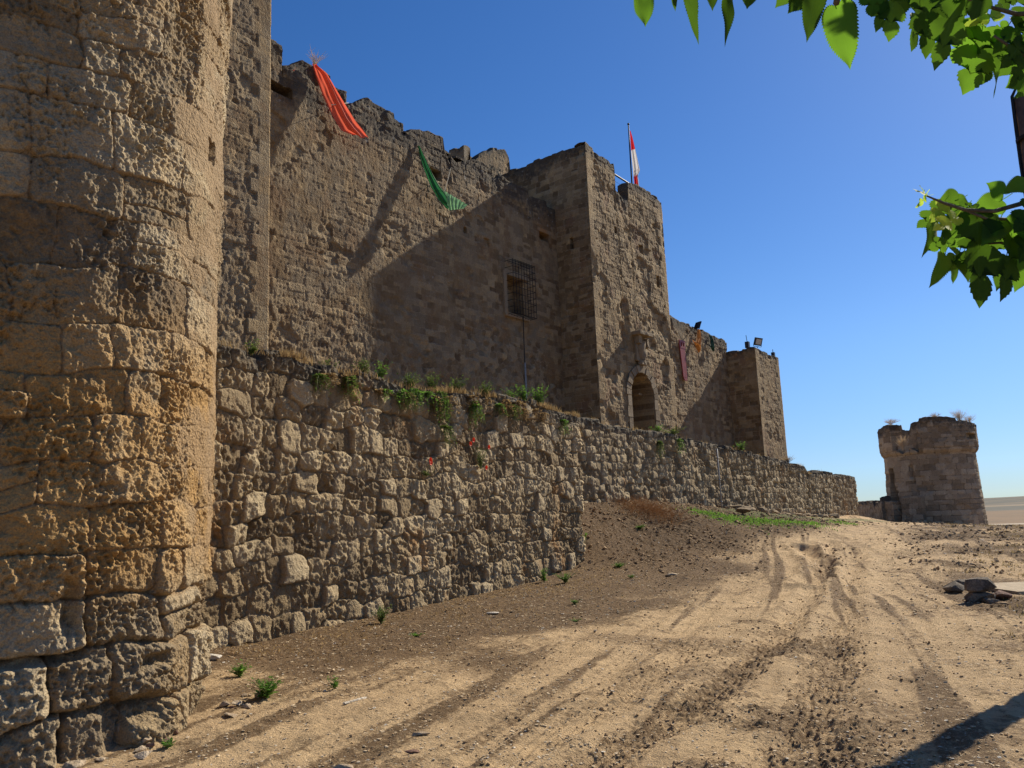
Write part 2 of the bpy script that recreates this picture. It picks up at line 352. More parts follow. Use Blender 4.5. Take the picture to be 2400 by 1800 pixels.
def relief(kind, U, Z, seed, top=None):
    """returns displacement (m), tint, joint"""
    if kind == 'tower':
        d, a, b, c, lu, lz = stones(U, Z, seed, (.30, .50), (.34, .84), .075, .16, .12)
        low = 1-sst(.75, 1.6, Z)                                   # open joints and proud blocks in the lowest courses
        wear = fbm(U*.9, Z*.9, seed+31, 3)
        fill = sst(-.05, .5, wear+.25*fbm(U*5, Z*5, seed+33, 3))*(1-low)    # joints smeared with mortar
        w = .020+.045*low
        pr = np.sqrt(np.clip(1-(1-np.clip(d/w, 0, 1))**2, 0, 1))
        rough = .35+.65*h2(np.floor(a*999), np.floor(b*999), 3)
        n1 = fbm(U*6, Z*5, seed+35, 4); n2_ = fbm(U*17, Z*13, seed+36, 4)
        pit = np.exp(-(worley(U*19, Z*16, seed+37)/.36)**2); pit2 = np.exp(-(worley(U*41, Z*34, seed+39)/.38)**2)
        pm = sst(-.15, .25, fbm(U*2.3, Z*2.3, seed+38, 3)+.35*(rough-.6))
        hh = (.036+.085*low)*(pr-1)+(a-.5)*(.030+.075*low)+(b-.5)*.03*lu+(c-.5)*.03*lz
        rid = 1-np.abs(fbm(U*9+3*n1, Z*7, seed+45, 4))*2
        n4 = fbm(U*42, Z*30, seed+49, 3)
        pm = .30+.70*pm
        det = .032*n1+.030*n2_*(.3+pm)+.026*rid*pm+.010*n4-.034*pit*pm-.017*pit2*pm
        hh = hh*(1-.75*fill)+det*(1-.72*fill)+.004*fill*fbm(U*20, Z*20, seed+40, 3)
        hh += .045*fbm(U*.8, Z*.8, seed+41, 3)
        return hh, a, np.clip(np.clip(d/.03, 0, 1)*(1-.9*fill), 0, 1)
    if kind == 'outer' or kind == 'outer_small':
        sm = kind == 'outer_small'
        d, a, b, c, lu, lz = rubble(U, Z, seed, .31 if sm else .50, .245 if sm else .365, .32, .17)
        w = .028 if sm else .038
        pr = np.clip(d/w, 0, 1); pr = np.sqrt(np.clip(1-(1-pr)**2, 0, 1)); dome = np.clip(d/(.10 if sm else .14), 0, 1)
        s_ = .72 if sm else 1.
        n1 = fbm(U*6, Z*5, seed+35, 4); run = fbm(U*14+2*n1, Z*9, seed+36, 4); n3 = fbm(U*34, Z*27, seed+44, 3)
        ridge = 1-np.abs(fbm(U*9+n1, Z*5, seed+37, 3))*2
        rough = .45+.9*b
        hh = .040*s_*(pr-1)+.016*s_*dome+(a-.5)*.072*s_+(b-.5)*.05*lu*s_+(c-.5)*.05*lz*s_
        hh += rough*(.026*n1+.026*run+.015*n3+.014*ridge)*s_*(.35+.65*pr)-.045*np.exp(-(worley(U*8, Z*7, seed+47)/.28)**2)*s_*sst(.45, .7, c)
        hh -= .07*sst(.5, .9, fbm(U*1.6, Z*1.8, seed+48, 3)*2)*(1-pr*.6)
        hh += .06*fbm(U*.5, Z*.6, seed+41, 3)
        return hh, a, np.clip(d/.035, 0, 1)
    if kind == 'castle' or kind == 'castle_r':
        d, a, b, c, lu, lz = stones(U, Z, seed, (.19, .31), (.24, .56), .035, .12, .05)
        d2, a2, b2, c2, lu2, lz2 = rubble(U, Z, seed+3, .34, .23, .36, .26)
        if kind == 'castle': m2 = (1-sst(7.0, 10.5, Z+1.6*fbm(U*.25, Z*.25, seed+52, 3)))
        else: m2 = .35*(1-sst(6., 9., Z+1.6*fbm(U*.25, Z*.25, seed+52, 3)))
        pick = m2 > .5; d = np.where(pick, d2, d); a = np.where(pick, a2, a); b = np.where(pick, b2, b)
        cov = sst(.0, .45, fbm(U*.35, Z*.4, seed+31, 3)+(.12 if kind == 'castle' else -.02))*(1-.8*sst(14.6, 15.4, Z)*(kind == 'castle'))
        pr = np.sqrt(np.clip(1-(1-np.clip(d/.022, 0, 1))**2, 0, 1))
        n1 = fbm(U*3.2, Z*2.4, seed+35, 4); n3 = fbm(U*9, Z*5, seed+36, 4); n5 = fbm(U*19, Z*8, seed+46, 3)
        amp_ = .55+.75*m2
        hh = .026*(pr-1)*(1-.75*cov)+(a-.5)*.032*(1-.7*cov)*(.8+.8*m2)+.008*n1+.015*n3*amp_+.018*n5*amp_+.02*fbm(U*.9, Z*.7, seed+51, 3)
        hh -= .05*sst(.5, .9, fbm(U*1.1, Z*1.3, seed+39, 4)*2)
        hh += .04*fbm(U*.3, Z*.3, seed+41, 3)
        return hh, a*(1-.5*cov)+.25*cov, np.clip(d/.03, 0, 1)*(1-.8*cov)+.8*cov
    if kind == 'ashlar':
        d, a, b, c, lu, lz = stones(U, Z, seed, (.3, .42), (.4, .8), .02, .05, .02)
        pr = np.sqrt(np.clip(1-(1-np.clip(d/.03, 0, 1))**2, 0, 1))
        n1 = fbm(U*2.2, Z*2, seed+35, 4)
        hh = .05*(pr-1)+(a-.5)*.03+.02*n1+.015*fbm(U*8, Z*8, seed+36, 3)
        hh -= .06*sst(.55, .95, fbm(U*.9, Z*1.1, seed+39, 4)*2)
        return hh, a, np.clip(d/.03, 0, 1)

def shell(name, path, closed, z0, top, thick, res, kind, seed, mat, parent, loc, urange=None, zres=None,
          holes=(), bulge=None, quoins=(), ucoord0=0., ragged=.05, inner=None, crust_depth=.8, fine_mask=None, label=None, rowz=None):
    """Masonry sheet along a 2-D path: displaced outer face, rough wall top, plain inner face."""
    path = np.array(path, float); segs = len(path)-(0 if closed else 1)
    P = []; N = []; Uc = []; u0_ = ucoord0; cor = []
    for i in range(segs):
        a = path[i]; b = path[(i+1) % len(path)]; L = np.linalg.norm(b-a); d = (b-a)/L; nn = np.array([d[1], -d[0]])
        m = max(2, int(round(L/(res[i] if isinstance(res, (list, tuple)) else res)))); t = np.linspace(0, 1, m+1)[:-1]
        P.append(a+np.outer(t, b-a)); N.append(np.tile(nn, (m, 1))); Uc.append(u0_+t*L); cor.append(u0_); u0_ += L
        last = (b, nn, u0_)
    if not closed: P.append(last[0][None]); N.append(last[1][None]); Uc.append(np.array([last[2]]))
    P = np.concatenate(P); N = np.concatenate(N); Uc = np.concatenate(Uc); nu = len(P)
    if closed or segs > 1:                                           # mitre the corners
        k = 0
        starts = np.cumsum([0]+[max(2, int(round(np.linalg.norm(path[(i+1) % len(path)]-path[i])/(res[i] if isinstance(res, (list, tuple)) else res)))) for i in range(segs)])[:-1]
        for q, s_ in enumerate(starts):
            if q == 0 and not closed: continue
            nm = N[s_]+N[s_-1]; N[s_] = nm/(1+N[s_]@N[s_-1]) if (1+N[s_]@N[s_-1]) > .3 else N[s_]
    tp = top(Uc) if callable(top) else np.full(nu, float(top))
    tp = tp+ragged*.55*fbm(Uc*3.1, Uc*0+seed, seed+61, 3)+ragged*2.0*(h2(np.floor(Uc*2.3+.3*np.sin(Uc*3)), Uc*0, seed)-.5)
    zb = z0(Uc) if callable(z0) else np.full(nu, float(z0))
    nv = max(2, int(round((tp.max()-zb.min())/(zres or (min(res) if isinstance(res, (list, tuple)) else res)))))
    v = np.linspace(0, 1, nv+1)
    Z = zb[None]+(tp-zb)[None]*v[:, None]; U = np.tile(Uc, (nv+1, 1))
    D, tint, joint = relief(kind, U, Z, seed)
    for q in quoins:                                                 # dressed corner blocks
        row = np.floor(Z/.42+.3*q); wdt = np.where(row % 2 == 0, .62, .36)+.1*h2(row, row*0, seed+71)
        inq = np.abs(U-q) < wdt
        jd = np.minimum(np.abs((Z/.42+.3*q)-row), 1-np.abs((Z/.42+.3*q)-row))*.42
        dq = np.minimum(jd, wdt-np.abs(U-q))
        f = fbm(U*5, Z*5, seed+72, 3)
        dD = .012*np.sqrt(np.clip(dq/.03, 0, 1))+.008*f+.05*fbm(U*.3, Z*.3, seed+41, 3)*np.clip(np.abs(U-q)/.5, 0, 1)
        D = np.where(inq, dD, D); tint = np.where(inq, .45+.5*h2(row, row*0+int(q*10), seed+73), tint); joint = np.where(inq, np.clip(dq/.03, 0, 1), joint)
    if bulge is not None: D = D+bulge(U, Z)
    hole = np.zeros_like(D)
    for fn, depth in holes:
        mk_ = fn(U, Z); D = np.where(mk_, D*.3-depth, D); hole = np.maximum(hole, mk_)
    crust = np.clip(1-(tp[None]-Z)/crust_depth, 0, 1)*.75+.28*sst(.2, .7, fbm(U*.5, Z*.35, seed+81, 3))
    X = P[None, :, 0]+N[None, :, 0]*D; Y = P[None, :, 1]+N[None, :, 1]*D
    # wall top rows
    nt = 7; rows = [np.stack([X, Y, Z], -1)]
    Cr = [crust]; Ti = [tint]; Jo = [joint]
    Dt = D[-1]
    for i in range(1, nt+1):
        f = i/nt; off = -thick*f+Dt*(1-f)
        zz = tp+.05*math.sin(f*math.pi)+.045*fbm(Uc*5, Uc*0+f*thick*5, seed+63, 3)
        rows.append(np.stack([P[:, 0]+N[:, 0]*off, P[:, 1]+N[:, 1]*off, zz], -1)[None])
        Cr.append(np.full((1, nu), 1.)); Ti.append(tint[-1:]); Jo.append(np.full((1, nu), .8))
    zi = zb if inner is None else np.full(nu, float(inner))
    for f in (.5, 1.):
        rows.append(np.stack([P[:, 0]-N[:, 0]*thick, P[:, 1]-N[:, 1]*thick, tp*(1-f)+zi*f], -1)[None])
        Cr.append(np.full((1, nu), .3)); Ti.append(tint[-1:]); Jo.append(np.full((1, nu), .8))
    hr = [hole.astype(float)]+[np.zeros((1, nu))]*(nt+2)
    G = np.concatenate(rows, 0); nr = G.shape[0]; V = G.reshape(-1, 3)
    idx = np.arange(nr*nu).reshape(nr, nu)
    if closed: idx = np.concatenate([idx, idx[:, :1]], 1)
    F = np.stack([idx[:-1, :-1], idx[:-1, 1:], idx[1:, 1:], idx[1:, :-1]], -1).reshape(-1, 4)
    hv = np.concatenate(hr).ravel()[F]; smf = hv.max(1) == hv.min(1); smf = np.concatenate([smf, [False, False]])
    faces = [F]
    if closed:
        faces.append(list(idx[-1, :-1]))                             # floor or closing face inside
    else:
        faces.append(list(idx[:, 0])); faces.append(list(idx[:, -1][::-1]))
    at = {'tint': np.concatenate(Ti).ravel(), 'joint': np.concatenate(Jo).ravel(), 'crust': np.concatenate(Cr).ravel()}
    return mk(name, V, faces, mat, parent, loc, smf, at, label)

def block(name, c, ax, ay, az, mat, parent, loc=None, seed=0, n=10, amp=.02, label=None, pattern=False):
    """rough dressed block: a box with gridded faces and worn edges"""
    bm = bmesh.new(); bmesh.ops.create_cube(bm, size=2)
    bmesh.ops.subdivide_edges(bm, edges=bm.edges[:], cuts=n, use_grid_fill=True)
    V = np.array([v.co[:] for v in bm.verts])
    l = np.linalg.norm(V, axis=1, keepdims=True); V = V*(1-.06*np.clip(l-1.2, 0, 1))
    W = np.asarray(c)+V[:, :1]*np.asarray(ax)+V[:, 1:2]*np.asarray(ay)+V[:, 2:]*np.asarray(az)
    dn = W-np.asarray(c); dn /= np.linalg.norm(dn, axis=1, keepdims=True)
    W = W+dn*(amp*fbm(W[:, 0]*4+W[:, 2]*3, W[:, 1]*4+W[:, 2]*2, seed, 4))[:, None]
    F = [[v.index for v in f.verts] for f in bm.faces]; bm.free()
    if np.dot(np.cross(ax, ay), az) < 0: F = [f[::-1] for f in F]
    k = len(W)
    ti = np.full(k, .6); jo = np.full(k, 1.)
    if pattern:
        L1 = np.linalg.norm(ax); d_, a_, b_, c_, _, _ = stones((V[:, 0]*L1)[None], W[:, 2][None], 500+seed, (.28, .42), (.4, .8), .03, .1, .03)
        ti = a_[0]; jo = np.clip(d_[0]/.03, 0, 1); W = W+dn*(.04*np.sqrt(np.clip(d_[0]/.04, 0, 1))+.05*(a_[0]-.5))[:, None]
    return mk(name, W, F, mat, parent, loc if loc is not None else tuple(np.asarray(c)-np.asarray(az)), False,
              {'tint': ti, 'joint': jo, 'crust': np.full(k, .15)}, label)

# ------------------------------------------------------------------ ground
W1a, W1b = np.array([-4.38, 12.]), np.array([1.70, 22.05]); W1d = (W1b-W1a)/np.linalg.norm(W1b-W1a); W1n = np.array([W1d[1], -W1d[0]]); W1L = np.linalg.norm(W1b-W1a)
W2a, W2b = np.array([2.15, 26.]), np.array([19.6, 48.25]); W2d = (W2b-W2a)/np.linalg.norm(W2b-W2a); W2n = np.array([W2d[1], -W2d[0]]); W2L = np.linalg.norm(W2b-W2a)
def ground0(x, y):
    x = np.asarray(x, float); y = np.asarray(y, float)
    yy = np.clip(y, -50, 70)
    P = np.interp(yy, [-50, 0, 8, 14, 18, 22, 26, 33, 40, 60, 70], [-1., 0, 0, .03, .14, .35, .56, .93, 1.1, 1.08, .7])
    P = P-.067*np.clip(x-14-.0*y, -6, 60)*sst(18, 40, y)*(1-sst(75, 200, y))
    P = P*1.0
    s = (x-W2a[0])*W2d[0]+(y-W2a[1])*W2d[1]; d = (x-W2a[0])*W2n[0]+(y-W2a[1])*W2n[1]
    zb = np.interp(s, [-3, 0, 2.2, 3.4, 8.2, 14.6, 21, 27, 30], [2.1, 2.08, 2.1, 2.2, 1.9, 1.48, 1.2, 1.22, 1.1])
    bw = np.interp(s, [-3, 0, 3, 8, 15, 28], [3.2, 4.0, 6.2, 6.5, 4.6, 3.2])
    k = np.where(d > 0, np.clip(1-d/bw, 0, 1)**1.55, np.where(d > -40, 1., 0)); k = k*sst(-4.3, -2.2, s)*(1-sst(27.5, 29.5, s))
    P = P+np.maximum(zb-P, 0)*k
    R = np.hypot(x, y)
    drop = sst(72, 260, R)
    return P*(1-drop)-12*drop
def far_z(x, y):
    R = np.hypot(x, y); az = np.arctan2(x, y)
    hill = sst(1700, 3100, R)*(30+8*np.clip(az-.4, -1, 1.5)+3*np.sin(az*9+1))
    return hill
def groundpt(a, b):
    d = ray(a, b); t = 3.
    for i in range(400):
        q = EYE+d*t; g = float(ground0(q[0], q[1]))
        if q[2] <= g: break
        t *= 1.02
    lo, hi = t/1.02, t
    for i in range(20):
        m = (lo+hi)/2; q = EYE+d*m
        if q[2] <= float(ground0(q[0], q[1])): hi = m
        else: lo = m
    return EYE+d*hi
def gpath(px): return np.array([groundpt(a, b)[:2] for a, b in px])
def distpoly(x, y, pts):
    best = np.full(x.shape, 1e9); side = np.zeros(x.shape)
    for i in range(len(pts)-1):
        a, b = pts[i], pts[i+1]; d = b-a; L2 = d@d
        t = np.clip(((x-a[0])*d[0]+(y-a[1])*d[1])/L2, 0, 1)
        q = np.hypot(x-a[0]-t*d[0], y-a[1]-t*d[1]); m = q < best
        best = np.where(m, q, best)
    return best
RUTS = [ # pixel polyline on the ground, half width, depth, churned
    ([(1330, 1830), (1480, 1740), (1620, 1660), (1730, 1580), (1830, 1480), (1900, 1400), (1935, 1330), (1950, 1270)], .17, .05, .62),
    ([(1860, 1830), (1890, 1740), (1925, 1640), (1955, 1540), (1975, 1450), (1990, 1360), (2000, 1290)], .20, .05, .66),
    ([(1150, 1830), (1350, 1700), (1520, 1590), (1640, 1500)], .14, .03, .35),
    ([(700, 1830), (980, 1680), (1230, 1560), (1450, 1430), (1600, 1320), (1700, 1250)], .25, .03, .1),
    ([(1020, 1830), (1180, 1720), (1400, 1600), (1600, 1470), (1760, 1350)], .2, .03, .1),
    ([(1875, 1283), (1905, 1300), (1925, 1325), (1925, 1352), (1888, 1372)], .22, .14, .6),
    ([(2150, 1250), (2120, 1300), (2110, 1340)], .35, .04, .8),
]
RUTW = [(gpath(p), w, dp, c) for p, w, dp, c in RUTS]
def ground_detail(x, y):
    R = np.hypot(x, y)
    near = 1-sst(45, 90, R)
    z = .05*fbm(x*.5, y*.5, 101, 4)+.022*fbm(x*2.3, y*2.3, 102, 4)
    # soil 0 pale dust .. 1 dark brown; clod 0..1 churned
    w1s = (x-W1a[0])*W1d[0]+(y-W1a[1])*W1d[1]; w1d = (x-W1a[0])*W1n[0]+(y-W1a[1])*W1n[1]
    w2s = (x-W2a[0])*W2d[0]+(y-W2a[1])*W2d[1]; w2d = (x-W2a[0])*W2n[0]+(y-W2a[1])*W2n[1]
    wob = fbm(x*.6, y*.6, 103, 4)
    soil = (1-sst(2.6, 5.6, w1d+1.6*wob))*sst(-2.6, -.2, w1s+wob)*(1-sst(12, 16, w1s))*1.0
    ac = x-.33*y+1.5+.25*fbm(x*.2, y*.2, 130, 2)
    stk = fbm(ac*2.4, y*.13, 131, 4)+.7*fbm(ac*7, y*.3, 132, 3); z = z+.018*stk
    soil = np.maximum(soil, .58*sst(.05, .6, stk)*(1-sst(60, 80, y)))
    soil = np.maximum(soil, .36*sst(.15, .5, fbm(x*.7, y*.45, 133, 4)))
    soil = np.maximum(soil, .42*sst(.2, .5, fbm(x*3.1, y*2.2, 134, 4)))
    bank = (1-sst(3.2, 5.6, w2d+1.2*wob))*sst(-4, -1.5, w2s)*(1-sst(8, 17, w2s))
    clod = bank*.9
    soil = np.maximum(soil, bank)
    # right-hand verge: trampled, tufted dark ground
    vx = x-(.40*y+.6)
    verge = sst(.0, 2.2, vx+1.0*wob)*(1-.7*sst(.05, .35, fbm(x*.45+3, y*.3, 107, 3)))
    soil = np.maximum(soil, verge*.75*sst(-.3, .25, fbm(x*1.2, y*1.2, 108, 4)+.2)); clod = np.maximum(clod, verge*.7*sst(-.2, .3, fbm(x*1.1, y*1.4, 108, 4)+.1))
    for pts, w, dp, c in RUTW:
        d = distpoly(x, y, pts)+.10*fbm(x*1.7, y*1.7, 105, 3)
        z = z-dp*np.exp(-(d/w)**2)+.55*dp*np.exp(-((d-w*1.9)/(w*.6))**2)
        m = np.exp(-(d/(w*1.5))**4)*(1-.72*sst(9, 14, y)); z = z-(.007 if c > .3 else 0)*np.exp(-(d/(w*1.4))**4)*np.sin(d*95)*(1-sst(16, 22, y))
        br = sst(-.35, .25, fbm(x*1.5, y*1.5, 109+int(w*100), 3)+.1)
        br = np.maximum(br, .75 if c > .6 else 0); clod = np.maximum(clod, m*c*br*(.55+.45*br)); soil = np.maximum(soil, m*c*.75*br)
        if c > .8 or True: z = z+.010*c*m*np.sin(d*60)
    d0 = distpoly(x, y, RUTW[0][0])
    mid = np.exp(-((x-.33*y+.2)/1.0)**2)*sst(-.05, .4, fbm(x*1.0, y*.8, 111, 4)+.15)*(1-sst(9, 15, y))
    clod = np.maximum(clod, mid*.6); soil = np.maximum(soil, mid*.6)
    cl = worley(x*7+fbm(x*5, y*5, 121, 2), y*7, 112); c2 = worley(x*17, y*17, 113)
    bump = np.clip(.42-cl, 0, 1)*.11+np.clip(.4-c2, 0, 1)*.045
    z = z+(clod*1.0+.10*soil+.06)*bump*near+.009*fbm(x*14, y*14, 114, 4)*near+.012*fbm(x*5, y*5, 118, 3)
    z = z+clod*.03*fbm(x*6, y*6, 116, 3)
    z = z+.01*sst(.25, .45, fbm(x*.9, y*.9, 117, 3))
    # earth heaped against the foot of the walls
    green = (1-sst(.2, 2.2, np.abs(w2d-1.9)+.5*wob))*sst(5.5, 8, w2s)*(1-sst(22, 29, w2s))
    gp = sst(.1, .45, fbm(x*.5, y*.4, 119, 3)+.0)*sst(2, 5, vx)*.5*sst(14, 20, y)
    return z*near, soil, clod, np.maximum(green, gp*.5)
def gz(x, y):
    x = np.atleast_1d(np.asarray(x, float)); y = np.atleast_1d(np.asarray(y, float))
    return ground0(x, y)+ground_detail(x, y)[0]+far_z(x, y)

def ground_mat():
    t = NT('dusty_track_soil')
    soil = t.attr('soil'); clod = t.attr('clod'); green = t.attr('green'); dist = t.attr('dist')
    big = t.noise(.5, 5, .6); med = t.noise(2.6, 6, .62); sm = t.noise(13, 6, .65); fi = t.noise(60, 5, .7)
    pale = t.mix(t.rng(med, .35, .68), (.68, .475, .255), (.53, .37, .20))
    pale = t.mix(t.rng(big, .45, .7, 0., .6), pale, (.42, .285, .155))
    spk = t.rng(fi, .60, .72, 0., .55); pale = t.mix(spk, pale, (.24, .165, .10))
    pale = t.mix(t.rng(sm, .58, .72, 0., .6), pale, (.30, .205, .125))
    peb = t.vor(26); pr = t.rng(peb.outputs['Distance'], .10, .16, 1., 0.)
    sel = t.new('ShaderNodeSeparateColor'); t.L(peb.outputs['Color'], sel.inputs[0])
    pm = t.math('MULTIPLY', pr, t.rng(sel.outputs[0], .78, .8))
    dark = t.mix(t.rng(sm, .35, .65), (.085, .048, .02), (.215, .132, .06))
    dark = t.mix(t.rng(fi, .5, .72, 0., .6), dark, (.42, .29, .17))
    s = t.rng(t.math('ADD', soil, t.math('ADD', t.math('MULTIPLY', t.math('SUBTRACT', sm, .5), 1.5), t.math('MULTIPLY', t.math('SUBTRACT', fi, .5), 1.0))), .14, .66)
    c = t.mix(s, pale, dark)
    c = t.mix(t.math('MULTIPLY', t.rng(clod, .35, 1.), .5), c, (.10, .06, .03))
    c = t.mix(t.math('MULTIPLY', pm, .8), c, (.58, .50, .38))
    gm = t.rng(t.math('ADD', green, t.math('MULTIPLY', t.math('SUBTRACT', sm, .5), 1.2)), .35, .9, 0., .7)
    c = t.mix(gm, c, (.13, .15, .05))
    # open country: by distance in metres
    fld = t.noise(.02, 4, .6, stretch=(1, 1, 1)); f2 = t.noise(.004, 3, .5, stretch=(1, 3, 1))
    far = t.mix(t.rng(fld, .4, .65), (.20, .12, .055), (.155, .10, .048))
    far = t.mix(t.rng(dist, 120, 420, 1., 0.), far, (.16, .15, .075))
    far = t.mix(t.math('MULTIPLY', t.rng(dist, 592, 604), t.rng(dist, 622, 634, 1., 0.)), far, (.42, .34, .24))
    hillc = t.mix(t.rng(f2, .45, .6), (.075, .075, .055), (.14, .11, .07))
    hl = t.rng(t.math('ADD', dist, t.math('MULTIPLY', fld, 200)), 1650, 1760)
    far = t.mix(hl, far, hillc)
    far = t.mix(t.math('MULTIPLY', t.rng(dist, 2050, 2080), t.rng(dist, 2150, 2190, 1., 0.)), far, (.22, .165, .10))
    c = t.mix(t.rng(dist, 75, 140), c, far)
    t.col(c); t.b.inputs['Roughness'].default_value = .95
    hh = t.math('ADD', t.math('MULTIPLY', fi, .5), t.math('ADD', t.math('MULTIPLY', sm, .9), t.math('MULTIPLY', pm, .6)))
    t.nor(t.bump(t.math('ADD', hh, t.math('MULTIPLY', t.noise(30, 5, .7), 1.0)), .038, 1.))
    return t.m
M_ground = ground_mat()
def build_ground():
    fine = np.radians(np.linspace(-37, 38, 860)); co = np.radians(np.linspace(38, 323, 70))[1:-1]
    az = np.concatenate([fine, co])
    R = np.concatenate([[.0001, .5, 1.2, 2., 2.6], np.exp(np.linspace(math.log(3.2), math.log(62), 980)), np.exp(np.linspace(math.log(62.5), math.log(9000), 120))])
    A, RR = np.meshgrid(az, R)
    x = RR*np.sin(A); y = RR*np.cos(A)
    det, soil, clod, green = ground_detail(x, y)
    z = ground0(x, y)+det+far_z(x, y)
    V = np.stack([x, y, z], -1).reshape(-1, 3); n = len(az); m = len(R)
    idx = np.arange(n*m).reshape(m, n); idx = np.concatenate([idx, idx[:, :1]], 1)
    F = np.stack([idx[:-1, :-1], idx[1:, :-1], idx[1:, 1:], idx[:-1, 1:]], -1).reshape(-1, 4)[:, ::-1]
    o = mk('ground', V, F, M_ground, None, (0, 0, 0), True, {'soil': soil, 'clod': clod, 'green': green, 'dist': RR})
    props(o, kind='structure'); return o
build_ground()

# terrace of earth between the outer wall and the castle
def w1top(s): return np.interp(s, [-8, .1, 1.1, 1.7, 2.3, 2.73, 3.2, 3.9, 4.46, 6.7, 8.2, 9.4, 10.8, 11.9], [4.5, 4.38, 4.37, 4.44, 4.37, 4.3, 4.33, 4.32, 4.23, 4.38, 4.43, 4.44, 4.35, 4.32])
W2T = np.array([(-3, 4.8), (-.74, 4.8), (.95, 4.78), (1.05, 4.62), (2.56, 4.56), (4.49, 4.61), (5.87, 4.57), (9.24, 4.36), (12.1, 4.26), (15.2, 4.03), (17.9, 3.87), (19.9, 3.77), (20.4, 3.42), (21.9, 3.42), (22.1, 3.54), (27.7, 3.37), (28.4, 3.34), (31, 3.3)])
def w2top(s): return np.interp(s, W2T[:, 0], W2T[:, 1])
def build_terrace():
    V = []; cols = 150; rows = 16
    fr = [W1a-W1d*6-W1n*.45, W1b-W1d*.1-W1n*.45, W2a-W2n*.45+W2d*.3, W2b-W2n*.45-W2d*.2]
    fz = [4.25, 4.22, 4.55, 3.15]
    L = np.cumsum([0]+[np.linalg.norm(fr[i+1]-fr[i]) for i in range(3)])
    t = np.linspace(0, L[-1], cols)
    fx = np.interp(t, L, [p[0] for p in fr]); fy = np.interp(t, L, [p[1] for p in fr])
    z_f = np.where(t < L[1], w1top(t-6)-.12, np.where(t > L[2], w2top(t-L[2]+.3)-.12, 4.4))
    c0 = cs(-26, 3.2); c1 = cs(27, 3.2)
    f = np.linspace(0, 1, cols)[:, None]; bx = (c0[:2]*(1-f)+c1[:2]*f)
    for r in range(rows):
        q = (r/(rows-1))
        x = fx*(1-q)+bx[:, 0]*q; y = fy*(1-q)+bx[:, 1]*q
        z = z_f*(1-q)+(z_f*.5+2.1)*q+.09*fbm(x*.8, y*.8, 301, 4)*min(1, q*8+.3)
        V.append(np.stack([x, y, z], -1))
    V.append(np.stack([bx[:, 0], bx[:, 1], np.full(cols, .2)], -1)); V.insert(0, np.stack([fx, fy, np.full(cols, .2)], -1))
    V = np.concatenate(V); idx = np.arange(len(V)).reshape(rows+2, cols)
    F = np.stack([idx[:-1, :-1], idx[:-1, 1:], idx[1:, 1:], idx[1:, :-1]], -1).reshape(-1, 4)
    k = len(V)
    o = mk('terrace_ground', V, F, M_ground, None, (0, 0, 0), True, {'soil': np.full(k, .5), 'clod': np.zeros(k), 'green': np.full(k, .35), 'dist': np.full(k, 20.)})
    props(o, kind='structure')
build_terrace()

# ------------------------------------------------------------------ near round tower
TC = np.array([-4.83, 7.86]); TR = 1.86
def near_tower():
    root = empty('round_tower', (TC[0], TC[1], 0), 'massive round tower of pitted tan limestone blocks, cut off by the left edge', 'tower')
    a0, a1 = math.radians(-112), math.radians(36)                   # fine arc that faces the road
    ang = list(np.arange(a0, a1, .0082/TR))+list(np.linspace(a1, a0+2*math.pi, 60)[:-1])
    ang = np.array(ang); nu = len(ang)
    z = np.concatenate([np.linspace(-.45, 7.3, 920), np.linspace(7.33, 9.6, 60)])
    A, Z = np.meshgrid(ang, z); U = A*TR
    D, tint, joint = relief('tower', U, Z, 7)
    D = D+.22*(1-sst(-.1, 1.0, Z))*sst(-.2, .5, fbm(U*.7, Z*.9, 55, 3)+.35)*(1-sst(-.45, .1, A))+.012*(Z-3)+.16*(1-sst(.4, 3.6, Z))*(1-sst(-.6, .1, A))-.03*(1-sst(0, 2.5, Z))*sst(-.2, .2, A)
    # string course and flare near the top
    D = D+.08*sst(7.25, 7.35, Z)+.16*sst(7.6, 8.0, Z)
    lim = .02+.06*sst(.4, 2.5, Z)+.5*(1-sst(-.5, -.1, A)); D = np.where(D > lim, lim+.25*(D-lim), D)
    # putlog hole
    hc = oncyl(488, 358); hu = hc[0]*TR
    hm = (np.abs(U-hu) < .085) & (np.abs(Z-hc[1]) < .115+.02*np.sin(U*60))
    D = np.where(hm, D-.32, D)
    # deep gaps where blocks have fallen from the lowest courses
    for (pa, pb, wu, wz, dd) in ((300, 1655, .17, .10, .16), (155, 1420, .06, .22, .14), (345, 1545, .15, .05, .13), (235, 1690, .08, .2, .14), (90, 1545, .3, .035, .12)):
        q = oncyl(pa, pb); g = np.exp(-(((U-q[0]*TR)/wu)**4+((Z-q[1])/wz)**4)); D = D-dd*g
    R_ = TR+D
    X = TC[0]+R_*np.cos(A); Y = TC[1]+R_*np.sin(A)
    V = np.stack([X, Y, Z], -1).reshape(-1, 3); m = len(z)
    idx = np.arange(nu*m).reshape(m, nu); idx = np.concatenate([idx, idx[:, :1]], 1)
    F = np.stack([idx[:-1, :-1], idx[:-1, 1:], idx[1:, 1:], idx[1:, :-1]], -1).reshape(-1, 4)
    crust = .2*sst(.1, .7, fbm(U*.6, Z*.5, 77, 4))+.25*(1-sst(.2, 1.3, Z))*sst(-.1, .4, fbm(U*1.5, Z*1.5, 79, 3))
    mk('wall', V, [F, list(idx[-1, :-1])], M_tower, root, (TC[0], TC[1], 0), True, {'tint': tint, 'joint': joint, 'crust': crust})
def oncyl(a, b):
    d = ray(a, b); o = EYE[:2]-TC; A_ = d[:2]@d[:2]; B_ = 2*o@d[:2]; C_ = o@o-TR*TR
    t = (-B_-math.sqrt(B_*B_-4*A_*C_))/(2*A_); q = EYE+d*t
    an = math.atan2(q[1]-TC[1], q[0]-TC[0]); return an, q[2]
near_tower()

